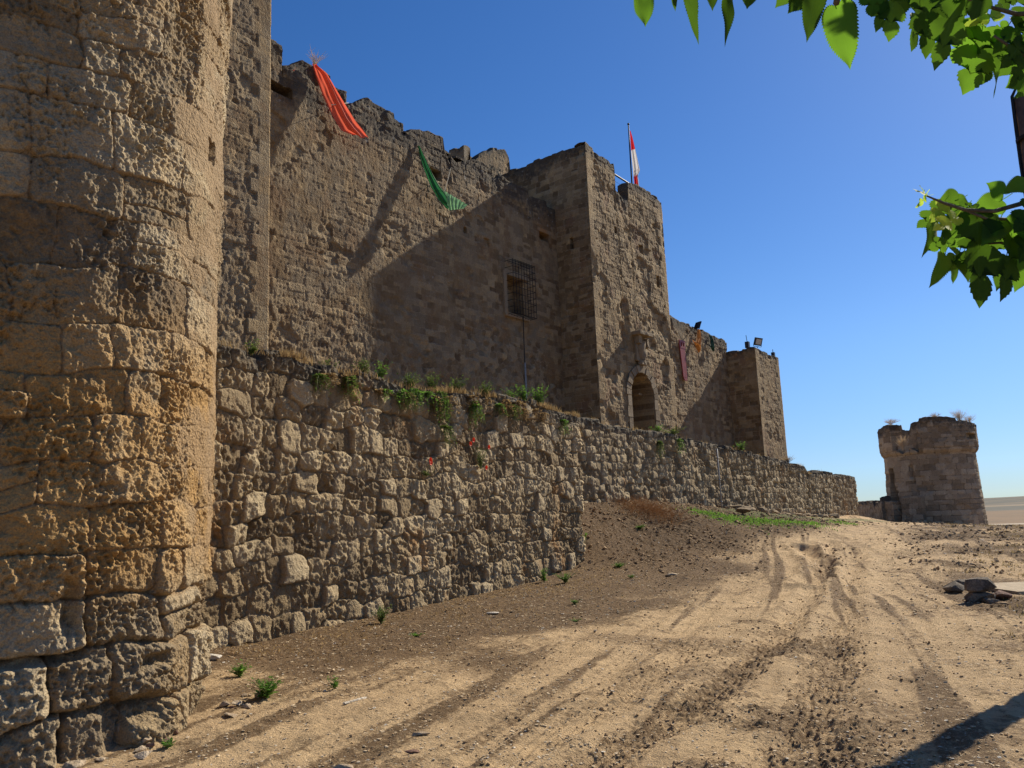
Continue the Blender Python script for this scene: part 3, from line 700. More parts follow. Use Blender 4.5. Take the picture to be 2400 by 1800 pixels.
# ------------------------------------------------------------------ low outer wall
def outer_wall():
    root = empty('outer_wall', (W1a[0], W1a[1], 0), 'long low wall of rough weathered blocks with weeds on top, running along the dirt track', 'wall')
    zb = lambda s: np.interp(s, [-3, 0, 4.7, 7.4, 9, 12], [-.3, -.25, -.25, -.15, -.1, 0])
    L0 = 3.
    shell('near_wall_section', [W1a-W1d*L0, W1b, W1b-W1n*2.2], False, -.35, lambda u: w1top(np.minimum(u-L0, 11.8)), .75, [.0150, .06], 'outer', 21, M_outer, root, (W1a[0], W1a[1], 0),
          ragged=.09, crust_depth=.75, label='taller front section of large rounded blocks')
    shell('far_wall_section', [W2a-W2d*1.2, W2b, W2b-W2n*2.5], False, .6, lambda u: w2top(np.minimum(u-1.2, W2L)), .7, [.027, .06], 'outer_small', 23, M_outer, root, (W2a[0], W2a[1], 1.5),
          ragged=.07, crust_depth=.5, label='set-back section of smaller blocks running to the far end')
    V = MB()
    return root
outer_wall()

# ------------------------------------------------------------------ castle
castle = empty('castle', tuple(cs(0, 0, 4.0)), 'ruined brown stone castle with a square gate tower and crenellated curtain wall', 'castle')
CUR = 1.85
PROF = sz([(633,91),(664,108),(664.6,154),(699,145),(711.5,141),(733,152),(760,167),(775,180),(775.6,191),(787.5,202),(814.6,214),(815.2,241),(829.5,245),(850,229),(863,227.6),(871.5,234),(924,266),(925,278),(944.5,290),(945.2,317),(950,313),(963.7,302),(983,302),(998,310),(1002,306),(1038,324),(1041,352),(1056,364.6),(1056.6,386),(1071,380),(1105.7,375),(1121.5,376.6),(1153,397),(1155,430),(1158,421),(1178,413),(1194,427),(1237,446),(1238.5,462),(1280,471),(1283,484),(1313,497)], CUR)
WTOP = 16.35
def prof(s):
    s = np.asarray(s, float); k = np.floor(s/.38); return np.interp(s, PROF[:, 0], PROF[:, 1])+.07*(h2(k, k*0, 3)-.5)
def rect(s0, s1, o0, o1): return [cs(s0, o0)[:2], cs(s1, o0)[:2], cs(s1, o1)[:2], cs(s0, o1)[:2]]
def rhole(s0, s1, z0, z1, r=0.): return lambda U, Z: (U > s0) & (U < s1) & (Z > z0) & (Z < z1)

def curtain_left():
    base = cs(-26, CUR)[:2]; o = (cs(-13, CUR, 4.0))
    holes = [(rhole(-15.95, -14.97, 15.62, 15.97), .5), (rhole(-8.46, -7.86, 14.95, 15.4), .45), (rhole(-1.38, -.62, 14.25, 14.6), .45),
             (rhole(-3.95, -2.75, 10.35, 12.0), .55), (rhole(-6.6, -6.42, 13.2, 13.42), .3), (rhole(-5.3, -5.0, 13.0, 13.3), .08)]
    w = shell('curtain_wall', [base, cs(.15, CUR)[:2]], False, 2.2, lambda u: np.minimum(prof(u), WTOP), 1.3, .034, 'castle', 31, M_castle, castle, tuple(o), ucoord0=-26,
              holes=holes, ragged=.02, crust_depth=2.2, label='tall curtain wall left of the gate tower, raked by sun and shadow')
    # merlons: every stretch of the ragged parapet that stands above the wall walk
    for k, (a, b) in enumerate([(-26, -15.33), (-15.3, -12.62), (-12.45, -9.9), (-9.86, -7.27), (-6.95, -4.55), (-3.98, -2.1)]):
        pf = (lambda u, a=a, b=b: np.maximum(prof(u) if k else np.where(u < -15.8, 17.38, prof(u)), WTOP+.02))
        shell('merlon', [cs(a, CUR)[:2], cs(b, CUR)[:2]], False, WTOP-.06, pf, .62, .034, 'castle', 31, M_castle, w, tuple(cs((a+b)/2, CUR, WTOP)), ucoord0=a, ragged=.015, crust_depth=2.4)
    # window frame stones and the iron cage in front of it
    win = block('window', cs(-4.07, CUR+.07, 11.2), e2v*.11, n2v*.14, zv*.95, M_dress, w, amp=.01, label='pale jamb stone at the left of the barred window')
    block('lintel', cs(-3.3, CUR+.05, 12.12), e2v*.85, n2v*.12, zv*.12, M_dress, win, amp=.015)
    block('sill', cs(-3.3, CUR+.05, 10.26), e2v*.85, n2v*.12, zv*.09, M_dress, win, amp=.015)
    g = MB(); s0, s1, z0, z1, pj = -3.98, -2.42, 10.25, 12.58, .42
    for i in range(9):
        s = s0+(s1-s0)*i/8; g.tube([cs(s, CUR-pj, z0-.03), cs(s, CUR-pj, z1+.03)], .012, 6)
        for zz in (z0, z1): g.tube([cs(s, CUR-pj, zz), cs(s, CUR+.06, zz)], .014, 6)
    for i in range(9):
        z = z0+(z1-z0)*i/8; g.tube([cs(s0, CUR+.06, z), cs(s0, CUR-pj, z), cs(s1, CUR-pj, z), cs(s1, CUR+.06, z)], .012, 6)
    g.build('window_grille', M_iron, w)
    # stone surrounds of the embrasures
    block('embrasure_lintel', cs(-8.15, CUR+.11, 15.5), e2v*.4, n2v*.1, zv*.1, M_dress, w, amp=.02)
    block('embrasure_lintel', cs(-1.0, CUR+.07, 14.70), e2v*.5, n2v*.1, zv*.09, M_dress, w, amp=.02)
e2v = np.array([e2[0], e2[1], 0]); n2v = np.array([n2[0], n2[1], 0]); zv = np.array([0, 0, 1.])
curtain_left()

def buttress():
    s1 = -16.72
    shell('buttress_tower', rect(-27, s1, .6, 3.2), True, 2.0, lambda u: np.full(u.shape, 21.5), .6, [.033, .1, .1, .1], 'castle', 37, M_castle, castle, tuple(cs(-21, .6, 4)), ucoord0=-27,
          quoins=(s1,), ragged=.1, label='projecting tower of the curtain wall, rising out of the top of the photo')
buttress()

def gate_tower():
    D_ = 5.6; wd = 7.25
    def top(u):
        f = np.full(u.shape, 18.74)
        k = (u >= 0) & (u <= wd)
        g = np.interp(u, [0, .3, 2.55, 2.6, 3.0, 3.4, 3.74, 3.8, 4.7, 7.25], [18.76, 18.72, 18.50, 17.22, 17.08, 16.95, 17.1, 18.0, 18.22, 18.02])
        g2 = np.interp(u, [wd, wd+D_, wd+D_+.01, 2*wd+D_, 2*wd+D_+.01], [18.02, 17.9, 17.3, 17.3, 18.75])
        return np.where(k, g, np.where(u > wd, g2, f))
    arch = lambda U, Z: (np.abs(U-3.86) < 1.08) & ((Z < 7.2) | ((U-3.86)**2/1.08**2+(Z-7.2)**2/1.18**2 < 1))
    P4 = 2*wd+2*D_
    slit = lambda U, Z: (np.abs(U-(P4-1.05)) < .07) & (np.abs(Z-14.15) < .26)
    holes = [(arch, 1.9), (slit, .5), (rhole(4.55, 5.0, 14.55, 15.0), .16), (rhole(2.25, 2.45, 15.0, 15.3), .22), (rhole(6.1, 6.4, 13.1, 13.7), .18), (rhole(3.28, 3.36, 9.1, 9.9), .04)]
    def bul(U, Z):
        er = sst(.25, .7, fbm(U*.8, Z*.8, 91, 4)*1.6)*np.where((U > 0) & (U < wd), 1, .3)
        return -.10*er*(1-sst(9, 17, Z)*.6)
    w = shell('gate_tower', rect(0, wd, 0, D_), True, 2.2, top, .6, [.032, .08, .1, .045], 'castle_r', 41, M_gate, castle, tuple(cs(3.6, 0, 4)), holes=holes, quoins=(0, wd), ragged=.07, inner=16.2,
              crust_depth=1.1, bulge=bul, label='square gate tower with arched doorway and carved shield')
    # voussoir ring
    m = MB(); cx, zc, a, b = 3.86, 7.2, 1.10, 1.20
    ring = []
    n_ = 15
    for i in range(n_):
        t0, t1 = math.pi*i/n_+.012, math.pi*(i+1)/n_-.012; pts = []
        for t in (t0, (t0+t1)/2, t1): pts.append((cx+a*math.cos(t), zc+b*math.sin(t)))
        for t in (t1, (t0+t1)/2, t0): pts.append((cx+(a+.42)*math.cos(t), zc+(b+.34)*math.sin(t)))
        dy = .055+.02*math.sin(i*2.7)
        V = [cs(s, -dy, z) for s, z in pts]+[cs(s, .35, z) for s, z in pts]
        F = [tuple(range(6))[::-1], tuple(range(6, 12))]+[(k, (k+1) % 6, (k+1) % 6+6, k+6) for k in range(6)]
        m.add(V, F)
    for sd in (-1, 1):
        for j in range(5):
            z0_, z1_ = 7.19-.52*j, 7.19-.52*(j+1)+.02
            m.box(cs(cx+sd*(a+.16+.05*(j % 2)), .15, (z0_+z1_)/2), e2v*(.165+.05*(j % 2)), n2v*(.20+.01*(j % 2)), zv*((z0_-z1_)/2))
    V = np.concatenate(m.v); k = len(V)
    m.build('archway', M_dress, w, tuple(cs(cx, 0, 4.6)), False, attrs={'tint': np.repeat(np.random.default_rng(3).random(k//12+1), 12)[:k], 'joint': np.ones(k), 'crust': np.full(k, .1)})
    block('beam_socket', cs(4.35, .5, 7.45), e2v*.16, n2v*.12, zv*.05, M_gate, w, amp=.01)
    # carved coat of arms: hood, backing slab, curling shield and supporters
    arms = block('coat_of_arms', cs(3.86, -.02, 9.55), e2v*.42, n2v*.07, zv*.62, M_dress, w, amp=.02)
    block('hood', cs(3.78, -.24, 10.22), e2v*.62, n2v*.26, zv*.085, M_dress, arms, amp=.03)
    sh = MB()
    prof_ = [(-.36, 9.95), (-.38, 9.6), (-.33, 9.3), (-.18, 9.08), (0.02, 8.98), (.2, 9.08), (.33, 9.3), (.37, 9.6), (.34, 9.95)]
    Vf = []; rowsN = 9
    for i in range(rowsN):
        f = i/(rowsN-1); z = 9.92-.95*f; hw = .36*math.sqrt(max(.02, 1-f**2.6))
        for j in range(9):
            q = -1+j/4; Vf.append(cs(3.9+hw*q, -.10-.20*(1-q*q)**.5*(.6+.4*math.sin(f*3)) - .05*math.sin(f*9+q*3), z))
    for i in range(rowsN):
        f = i/(rowsN-1); z = 9.92-.95*f; hw = .36*math.sqrt(max(.02, 1-f**2.6))
        for j in range(9): Vf.append(cs(3.9+hw*(-1+j/4), -.03, z))
    F = [(i*9+j, (i+1)*9+j, (i+1)*9+j+1, i*9+j+1) for i in range(rowsN-1) for j in range(8)]
    o_ = rowsN*9; F += [(f[3]+o_, f[2]+o_, f[1]+o_, f[0]+o_) for f in F[:]]
    for i in range(rowsN-1): F += [(i*9, i*9+o_, (i+1)*9+o_, (i+1)*9), (i*9+8, (i+1)*9+8, (i+1)*9+8+o_, i*9+8+o_)]
    F += [tuple((rowsN-1)*9+j for j in range(9)) + tuple((rowsN-1)*9+j+o_ for j in range(8, -1, -1)), tuple(j for j in range(8, -1, -1))+tuple(j+o_ for j in range(9))]
    sh.add(Vf, F)
    kk = len(Vf)
    sh.build('shield', M_dress, arms, smooth=True, attrs={'tint': np.full(kk, .5), 'joint': np.ones(kk), 'crust': np.full(kk, .1)})
    block('supporter', cs(3.52, -.16, 9.95), e2v*.12, n2v*.12, zv*.19, M_dress, arms, amp=.05)
    block('supporter', cs(4.28, -.16, 9.85), e2v*.11, n2v*.12, zv*.24, M_dress, arms, amp=.05)
    block('corbel', cs(3.9, -.1, 8.86), e2v*.22, n2v*.12, zv*.10, M_dress, arms, amp=.03)
gate_tower()

def curtain_right():
    RP = sz([(1570, 742), (1600, 757), (1640, 772), (1680, 790), (1720, 812), (1735, 820)], CUR)
    w = shell('curtain_wall', [cs(7.0, CUR)[:2], cs(18.6, CUR)[:2]], False, 2.2, lambda u: np.interp(u, [7, *RP[:, 0]], [12.85, *RP[:, 1]]), 1.1, .042, 'castle_r', 43, M_castle, castle,
              tuple(cs(13, CUR, 4)), ucoord0=7., ragged=.09, crust_depth=1.6, label='lower curtain wall between the gate tower and the small corner tower')
    return w
curtain_right()
shell('corner_tower', rect(18.45, 22.35, 0, 4.2), True, 1.8, lambda u: np.interp(u, [18.45, 22.35, 26, 40], [11.74, 11.5, 11.6, 11.75]), .5, [.042, .08, .1, .05], 'castle_r', 47, M_gate, castle, tuple(cs(20, 0, 4)),
      ucoord0=18.45, quoins=(18.45, 22.35), ragged=.06, inner=11.0, crust_depth=.5, label='small square corner tower at the right end of the castle')
def rear_turret():
    off = 5.2
    pts = sz([(1117, 369), (1128, 362), (1150, 351), (1182, 348), (1193, 367), (1196, 394)], off); s0, s1 = pts[0, 0], pts[-1, 0]+.05
    shell('rear_turret', [cs(s0-.9, off)[:2], cs(s1, off)[:2], cs(s1, off+1.2)[:2], cs(s0-.9, off+1.2)[:2]], True, 12., lambda u: np.interp(u, [s0-.9, s0-.3, *pts[:, 0]], [17.9, 18.6, *pts[:, 1]]), .5, .05,
          'castle_r', 53, M_castle, castle, tuple(cs(s0, off, 12)), ucoord0=s0-.9, ragged=.1, crust_depth=.4, label='broken turret stub rising behind the curtain wall')
rear_turret()

# ------------------------------------------------------------------ ruined far tower
FT = np.array([30.30, 60.9])
def far_tower():
    root = empty('ruined_round_tower', (FT[0], FT[1], .2), 'free-standing ruined round tower with broken rim at the end of the track', 'tower')
    vdir = math.atan2(-FT[1], -FT[0])                                # towards the viewer
    Rl = 2.97
    def circ(R, n=150): return [FT+R*np.array([math.cos(q), math.sin(q)]) for q in (vdir+math.pi+2*math.pi*i/n for i in range(n))]
    # u runs clockwise seen from above? path direction gives outward normal on its right: counter-clockwise
    def angof(px, z=4.):                                             # perimeter coordinate of an image column
        best = None
        for q in np.linspace(-1.5, 1.5, 301):
            p = FT+Rl*np.array([math.cos(vdir+q), math.sin(vdir+q)])
            d = np.array([p[0], p[1], z])-EYE; zz = d@fw; x = 1200+FPX*(d@RT)/zz
            if best is None or abs(x-px) < best[0]: best = (abs(x-px), q)
        return (best[1]+math.pi)
    ulow = lambda px, z=4.: angof(px, z)*Rl
    d0, d1 = ulow(2090, 3.), ulow(2101, 3.)
    door = lambda U, Z: (U > d0+.0) & (U < d1+.05*np.sin(Z*7)+np.where(Z < 2.7, .22, 0)) & (Z > 1.95) & (Z < 4.35)
    def bul(U, Z):
        b = .11*(6.3-Z)*.35
        b = b-.22*((U > ulow(2138, 3)) & (U < ulow(2146, 3)) & (Z > 2.4) & (Z < 5.0))*sst(.1, .5, fbm(U*2, Z*1.5, 8, 3)+.3)
        b = b-.12*((U > ulow(2138, 3)) & (U < ulow(2170, 3)) & (Z > 2.3) & (Z < 3.6))*sst(.1, .5, fbm(U*2, Z*2, 9, 3)+.25)
        return b
    w = shell('lower_drum', circ(Rl), True, -1.2, lambda u: np.full(u.shape, 5.34), .7, .055, 'ashlar', 61, M_far, root, (FT[0], FT[1], .2), holes=[(door, 2.2)], bulge=bul, ragged=0.0, crust_depth=.1)
    Ru = 3.27
    uu = lambda px: angof(px, 7.)*Ru
    TPX = [(2040, 7.15), (2060, 7.15), (2070, 7.32), (2084, 7.4), (2109, 7.33), (2110.5, 6.95), (2131, 6.92), (2133, 7.3), (2155, 7.42), (2157, 7.6), (2180, 7.68), (2234, 7.55), (2236, 7.35), (2281, 7.2), (2300, 7.15)]
    ux = np.array([uu(p) for p, z in TPX]); uz = np.array([z for p, z in TPX])
    notch = lambda U, Z: (U > uu(2096)) & (U < uu(2147)) & (Z > 5.45+.15*np.sin(U*5))
    win = lambda U, Z: (U > uu(2254)) & (U < uu(2273)) & (Z > 6.1) & (Z < 6.45)
    def bul2(U, Z): return -.22*(1-sst(5.05, 5.45, Z))-.05*(1-sst(5.5, 5.6, Z))
    up = shell('upper_drum', circ(Ru, 170), True, 5.04, lambda u: np.interp(u, ux, uz), .55, .055, 'ashlar', 63, M_far, root, (FT[0], FT[1], 5.4), holes=[(notch, .42), (win, .4)], bulge=bul2, ragged=.06,
          crust_depth=1.0, label='overhanging upper ring, broken at the left')
    # base plinth, patched buttress and the low ruined wall to the left
    q = angof(2148, 1.)-math.pi+vdir; p = FT+(Rl+.25)*np.array([math.cos(q), math.sin(q)]); rd = np.array([math.cos(q), math.sin(q), 0]); tg = np.array([-rd[1], rd[0], 0])
    block('buttress', (p[0], p[1], .85), tg*.72, rd*.38, zv*1.35, M_far, root, amp=.08, n=40, pattern=True)
    q = angof(2100, 1.)-math.pi+vdir; p = FT+(Rl+.2)*np.array([math.cos(q), math.sin(q)]); rd = np.array([math.cos(q), math.sin(q), 0]); tg = np.array([-rd[1], rd[0], 0])
    block('threshold_ledge', (p[0], p[1], .9), tg*1.25, rd*.6, zv*1.05, M_far, root, amp=.12, n=40, pattern=True)
    pl = dep(2066, 1180, 60.5)[:2]; pr = dep(2005, 1180, 66)[:2]
    r2 = empty('low_ruined_wall', (pl[0], pl[1], .5), 'crumbling knee-high wall running left from the ruined round tower', 'wall')
    shell('wall', [pr, pl], False, -1., lambda u: np.interp(u, [0, 3, 5, 6.5, 9], [1.85, 1.95, 2.05, 2.2, 2.5]), .7, .08, 'outer_small', 65, M_far, r2, (pl[0], pl[1], .5), ragged=.2, crust_depth=.4)
far_tower()

# ------------------------------------------------------------------ cloths, flag, lamps and fittings of the castle
def cloth(name, Lp, Rp, mat, parent=None, n=26, folds=4, amp=.05, seed=0, m=40, taper=True, label=None, bow=0., loc=None):
    """draped cloth between a left and a right edge curve given as world points"""
    def res(P):
        P = np.array(P); L = np.concatenate([[0], np.cumsum(np.linalg.norm(np.diff(P, axis=0), axis=1))]); t = np.linspace(0, L[-1], m)
        return np.stack([np.interp(t, L, P[:, k]) for k in range(3)], 1)
    A, B = res(Lp), res(Rp); q = np.linspace(0, 1, n); V = []
    for i in range(m):
        f = i/(m-1); w = B[i]-A[i]; down = A[min(i+1, m-1)]-A[max(i-1, 0)]
        nn = np.cross(w, down); nn /= (np.linalg.norm(nn)+1e-9)
        if nn @ n2v < 0: nn = -nn
        W = np.linalg.norm(w)
        for j in range(n):
            s = q[j]; ph = folds*2*math.pi*s+2.2*math.sin(3*s+seed)+1.3*f
            d = amp*(.5+.5*min(1, W/.4))*(math.sin(ph)+.45*math.sin(2.3*ph+seed+2*f)+.25*math.sin(9*f+4*s+seed)+.12*math.sin(31*f+13*s))*math.sin(math.pi*min(1, max(0, s)))**.3+bow*math.sin(math.pi*s)*math.sin(math.pi*f)
            V.append(A[i]+w*s+nn*d)
    V = np.array(V); idx = np.arange(m*n).reshape(m, n)
    F = np.stack([idx[:-1, :-1], idx[:-1, 1:], idx[1:, 1:], idx[1:, :-1]], -1).reshape(-1, 4)
    return mk(name, V, F, mat, parent, loc if loc is not None else tuple(A[0]), True, None, label)
def cw(px, off=CUR): return [oncastle(a, b, off-d) for a, b, d in px]          # (column, row, metres clear of the wall)

rb = empty('hanging_cloth', tuple(cw([(745, 155, .05)])[0]), 'long orange-red cloth hanging off the parapet of the left curtain wall, billowing to a point', 'cloth banner')
cloth('cloth', cw([(732, 150, .06), (741, 180, .10), (757, 225, .18), (772, 258, .28), (786, 284, .38), (800, 306, .48), (828, 317, .58)]),
      cw([(742, 152, .10), (766, 172, .22), (787, 208, .34), (808, 243, .48), (832, 282, .62), (850, 303, .72), (864, 323, .8)]), M_red, rb, folds=2.2, amp=.085, seed=2, loc=rb.location, n=40, m=60)
cloth('cloth_end', cw([(697, 150, -.2), (690, 166, .04)]), cw([(673, 158, -.25), (676, 161, -.1)]), M_red, rb, folds=2, amp=.02, m=8, n=10, label='short end of the cloth showing behind the merlon')
MB().tube(cw([(777, 246, .45), (800, 243, .3), (817, 241, .0)]), .012, 5).build('tie_rope', M_rope, rb)
gb = empty('hanging_cloth', tuple(cw([(982, 341, .05)])[0]), 'narrow dark green cloth sagging from the curtain wall into an open end coloured as sunlit green', 'cloth banner')
cloth('cloth', cw([(979, 341, .05), (985, 368, .10), (996, 403, .18), (1010, 438, .30), (1026, 466, .42), (1050, 492, .5)]),
      cw([(983, 342, .09), (1000, 378, .22), (1014, 408, .34), (1028, 432, .46), (1042, 450, .55), (1053, 470, .6)]), M_green, gb, folds=2.5, amp=.045, seed=1, loc=gb.location)
cloth('open_end', cw([(1041, 447, .58), (1046, 470, .57), (1052, 493, .52)]), cw([(1096, 480, .85), (1092, 484, .82), (1086, 489, .78)]), M_greenlit, gb, folds=5, amp=.03, seed=4, m=16, n=40, label='open end of the green cloth, with sunlight painted in')
MB().tube(cw([(1042, 448, .58), (1050, 420, .3), (1056, 395, .0)]), .010, 5).build('tie_rope', M_rope, gb)
for g_ in (rb, gb): g_['group'] = 'cloths hung on the castle walls'
ob = empty('hanging_cloth', tuple(cw([(1640, 775, .1)])[0]), 'orange knotted cloth hanging from the right curtain wall under a lamp', 'cloth banner', 'cloths hung on the castle walls')
cloth('cloth', cw([(1634, 772, .12), (1633, 792, .14), (1630, 806, .2)]), cw([(1641, 772, .16), (1644, 790, .2), (1643, 808, .24)]), M_orange, ob, folds=2, amp=.04, m=16, n=12, loc=ob.location)
cloth('loose_end', cw([(1622, 796, .1), (1628, 806, .2), (1632, 818, .24), (1637, 827, .2)]), cw([(1626, 801, .2), (1636, 806, .32), (1643, 808, .3), (1642, 822, .25)]), M_orange, ob, folds=3, amp=.05, m=16, n=14)
dg = empty('hanging_cloth', tuple(cw([(1668, 785, .1)])[0]), 'short dark green cloth drooping from the right curtain wall beside the orange one', 'cloth banner', 'cloths hung on the castle walls')
cloth('cloth', cw([(1661, 785, .05), (1666, 800, .16), (1664, 812, .2), (1670, 823, .18)]), cw([(1668, 788, .1), (1673, 800, .2), (1675, 812, .22), (1674, 824, .2)]), M_darkgreen, dg, folds=3, amp=.05, m=18, n=14, loc=dg.location)
# maroon strip with two slots
mr = MB(); corners = cw([(1587, 796, .10), (1604, 797, .10), (1608, 893, .10), (1600, 893, .10), (1598, 889, .1)])
s_l, s_r, z_t, z_b = 11.68, 12.52, 11.5, 9.15
sb = s_l+.18
m_ = MB()
def strip(s0, s1, z0, z1, s0b=None, s1b=None, d0=.05, d1=.11):
    s0b = s0 if s0b is None else s0b; s1b = s1 if s1b is None else s1b
    P = [cs(s0b, CUR-d0, z0), cs(s1b, CUR-d0, z0), cs(s1, CUR-d0, z1), cs(s0, CUR-d0, z1), cs(s0b, CUR-d1, z0), cs(s1b, CUR-d1, z0), cs(s1, CUR-d1, z1), cs(s0, CUR-d1, z1)]
    m_.add(P, [(0, 1, 2, 3), (7, 6, 5, 4), (0, 4, 5, 1), (1, 5, 6, 2), (2, 6, 7, 3), (3, 7, 4, 0)])
strip(11.72, 12.42, 11.36, 11.5); strip(11.72, 12.42, 11.03, 11.14)
for a, b in ((11.72, 11.86), (12.0, 12.12), (12.28, 12.42)): strip(a, b, 11.14, 11.36, d1=.105)
strip(11.76, 12.38, 9.35, 11.03, 11.92, 12.40, d1=.10); strip(11.92, 12.40, 9.17, 9.35, 12.08, 12.38, d1=.095)
o = m_.build('wooden_strip', M_maroon, None, tuple(cs(12, CUR, 9.2)))
props(o, 'tall maroon board with two slots at its top, fixed flat on the right curtain wall', 'sign board')

def floodlight(P, aim, up, w, h, label, post=.25):
    P = np.asarray(P, float); aim = np.asarray(aim, float); aim /= np.linalg.norm(aim); sd = np.cross(aim, up); sd /= np.linalg.norm(sd); u = np.cross(sd, aim)
    r = empty('floodlight', tuple(P-zv*post), label, 'floodlight', 'floodlights on the castle')
    m = MB(); c = P+u*h*.5
    m.box(c, sd*w/2, aim*.035, u*h/2)
    for k in range(6): m.box(c-aim*.06+sd*w*(-.4+.16*k), sd*.008, aim*.03, u*h*.42)
    m.build('housing', M_lamp, r)
    m = MB(); m.box(c+aim*.042, sd*w*.36, aim*.008, u*h*.33); m.build('lens', M_glass, r)
    m = MB(); m.tube([c+sd*(w/2+.02), P+sd*(w/2+.02)-zv*post*.6, P-sd*(w/2+.02)-zv*post*.6, c-sd*(w/2+.02)], .018, 6); m.tube([P-zv*post*.6, P-zv*post*1.3], .025, 6)
    m.build('bracket', M_lamp, r)
    return r
pf = oncastle(1775, 812, .25)
floodlight(pf+zv*.06, n2v*.9-e2v*.25-zv*.35, zv, .72, .50, 'black floodlight on top of the small corner tower, tilted to the gate', .12)
pf = oncastle(1633, 771, CUR-.45)
floodlight(pf+zv*.02, n2v*.35-e2v*.2+e2v*1.0-zv*.45, zv, .42, .46, 'black floodlight on an arm over the edge of the right curtain wall', .10)
MB().tube([oncastle(1622, 766, CUR+.2), oncastle(1629, 769, CUR-.3), oncastle(1633, 771, CUR-.45)], .03, 6).build('support_arm', M_lamp, scene.objects['floodlight.001'])
q = oncastle(1752, 812, .8); r = empty('stub_post', tuple(q-zv*.1), 'short iron stub with a thin rod on the corner tower beside the floodlight', 'post')
m = MB(); m.box(q+zv*.1, e2v*.12, n2v*.12, zv*.2); m.build('base', M_lamp, r); m = MB(); m.tube([q+zv*.3, q+zv*.72-e2v*.1], .02, 6); m.build('rod', M_iron, r)
q = oncastle(1812, 831, .25); r = empty('stub_post', tuple(q-zv*.1), 'tiny dark spike at the far right edge of the corner tower top', 'post')
m = MB(); m.box(q+zv*.0, e2v*.1, n2v*.1, zv*.14); m.build('base', M_lamp, r); m = MB(); m.tube([q+zv*.1, q+zv*.35], .02, 6); m.build('rod', M_iron, r)

# flagpole with the limp flag
fb = np.array([6.66, 41.0, 16.2]); ft = dep(1480.5, 293, 41.0); tp_ = np.array([fb[0]+.04, fb[1], ft[2]])
r = empty('flagpole', tuple(fb), 'dark flagpole with a limp red and white flag behind the gate tower parapet', 'flagpole')
MB().tube([fb, (fb+tp_)/2, tp_], [.045, .04, .03], 8).build('pole', M_iron, r, smooth=True)
m = MB(); k = 8
for i in range(5):
    pass
m.tube([tp_, tp_+zv*.03, tp_+zv*.09, tp_+zv*.13], [.02, .06, .06, .01], 8); m.build('finial', M_iron, r, smooth=True)
def flag():
    t = NT('flag_cloth'); uv = t.attr('fv'); uu_ = t.attr('fu')
    red = (.62, .03, .035); wh = (.72, .69, .66)
    b = t.rng(uv, .255, .265); c = t.mix(b, red, wh); c = t.mix(t.rng(uv, .60, .64), c, (.60, .035, .035))
    n = t.noise(7, 3); em = t.math('MULTIPLY', t.rng(n, .55, .6), t.math('MULTIPLY', t.rng(uv, .52, .56), t.rng(uv, .82, .86, 1., 0.)))
    c = t.mix(em, c, (.10, .03, .06))
    em2 = t.math('MULTIPLY', t.rng(n, .56, .6), t.rng(uv, .84, .88)); c = t.mix(em2, c, (.7, .45, .08))
    em3 = t.math('MULTIPLY', t.rng(uu_, .72, .8), t.rng(uv, .62, .66)); c = t.mix(em3, c, wh)
    t.col(c); x = t.new('ShaderNodeBsdfTranslucent'); t.put(x.inputs[0], c)
    mx = t.new('ShaderNodeMixShader'); mx.inputs[0].default_value = .4
    t.L(t.b.outputs[0], mx.inputs[1]); t.L(x.outputs[0], mx.inputs[2]); t.L(mx.outputs[0], t.t.nodes['Material Output'].inputs[0])
    R_ = RT*1.; V = []; fu = []; fv = []; m_n, n_n = 60, 30
    z_t, z_b = tp_[2]-.35, 17.65
    for i in range(m_n):
        f = i/(m_n-1); z = z_t+(z_b-z_t)*f
        w = np.interp(f, [0, .1, .35, .55, .62, .8, 1], [.02, .10, .24, .34, .20, .24, .40]); x0 = np.interp(f, [0, .3, .6, 1], [.05, .06, .10, .14])
        for j in range(n_n):
            s = j/(n_n-1); a = s*w; d = .07*math.sin(s*11+f*4)*min(1, f*3)
            V.append([tp_[0]+x0+a, tp_[1]+d-.1*s, z-.05*math.sin(s*9)*f]); fu.append(s); fv.append(f)
    idx = np.arange(m_n*n_n).reshape(m_n, n_n); F = np.stack([idx[:-1, :-1], idx[:-1, 1:], idx[1:, 1:], idx[1:, :-1]], -1).reshape(-1, 4)
    mk('flag', V, F, t.m, r, tuple(tp_-zv*.3), True, {'fu': fu, 'fv': fv})
flag()
# railing in the gap of the gate tower parapet
ra = empty('railing', tuple(cs(3.1, .3, 17.0)), 'dark metal handrail with thin wires across the gap in the gate tower parapet', 'railing')
h0, h1 = oncastle(1441, 409, .3), oncastle(1475, 431, .3); b1 = oncastle(1473, 470, .3)
MB().tube([h0-e2v*.2, h1+e2v*.05], .045, 6).build('handrail', M_iron, ra)
MB().tube([np.array([h1[0], h1[1], b1[2]-.2]), h1], .035, 6).build('post', M_iron, ra)
for f in (.33, .66):
    MB().tube([h0-zv*.9*f*1.2-e2v*.2, h1-zv*.9*f*1.2], .008, 4).build('wire', M_iron, ra)
# cable and conduit below the barred window
cb = empty('wall_cable', tuple(cs(-2.86, CUR-.03, 4.3)), 'thin dark cable running down the curtain wall from the barred window into a pale conduit', 'cable')
MB().tube(cw([(1226, 742, .10), (1228, 800, .09), (1230, 852, .10)]), .02, 6).build('cable', M_black, cb)
p0 = cw([(1230.5, 850, .10)])[0]; MB().tube([p0, p0*[1, 1, 0]+zv*4.2], .038, 8).build('conduit', M_pipe, cb, smooth=True)
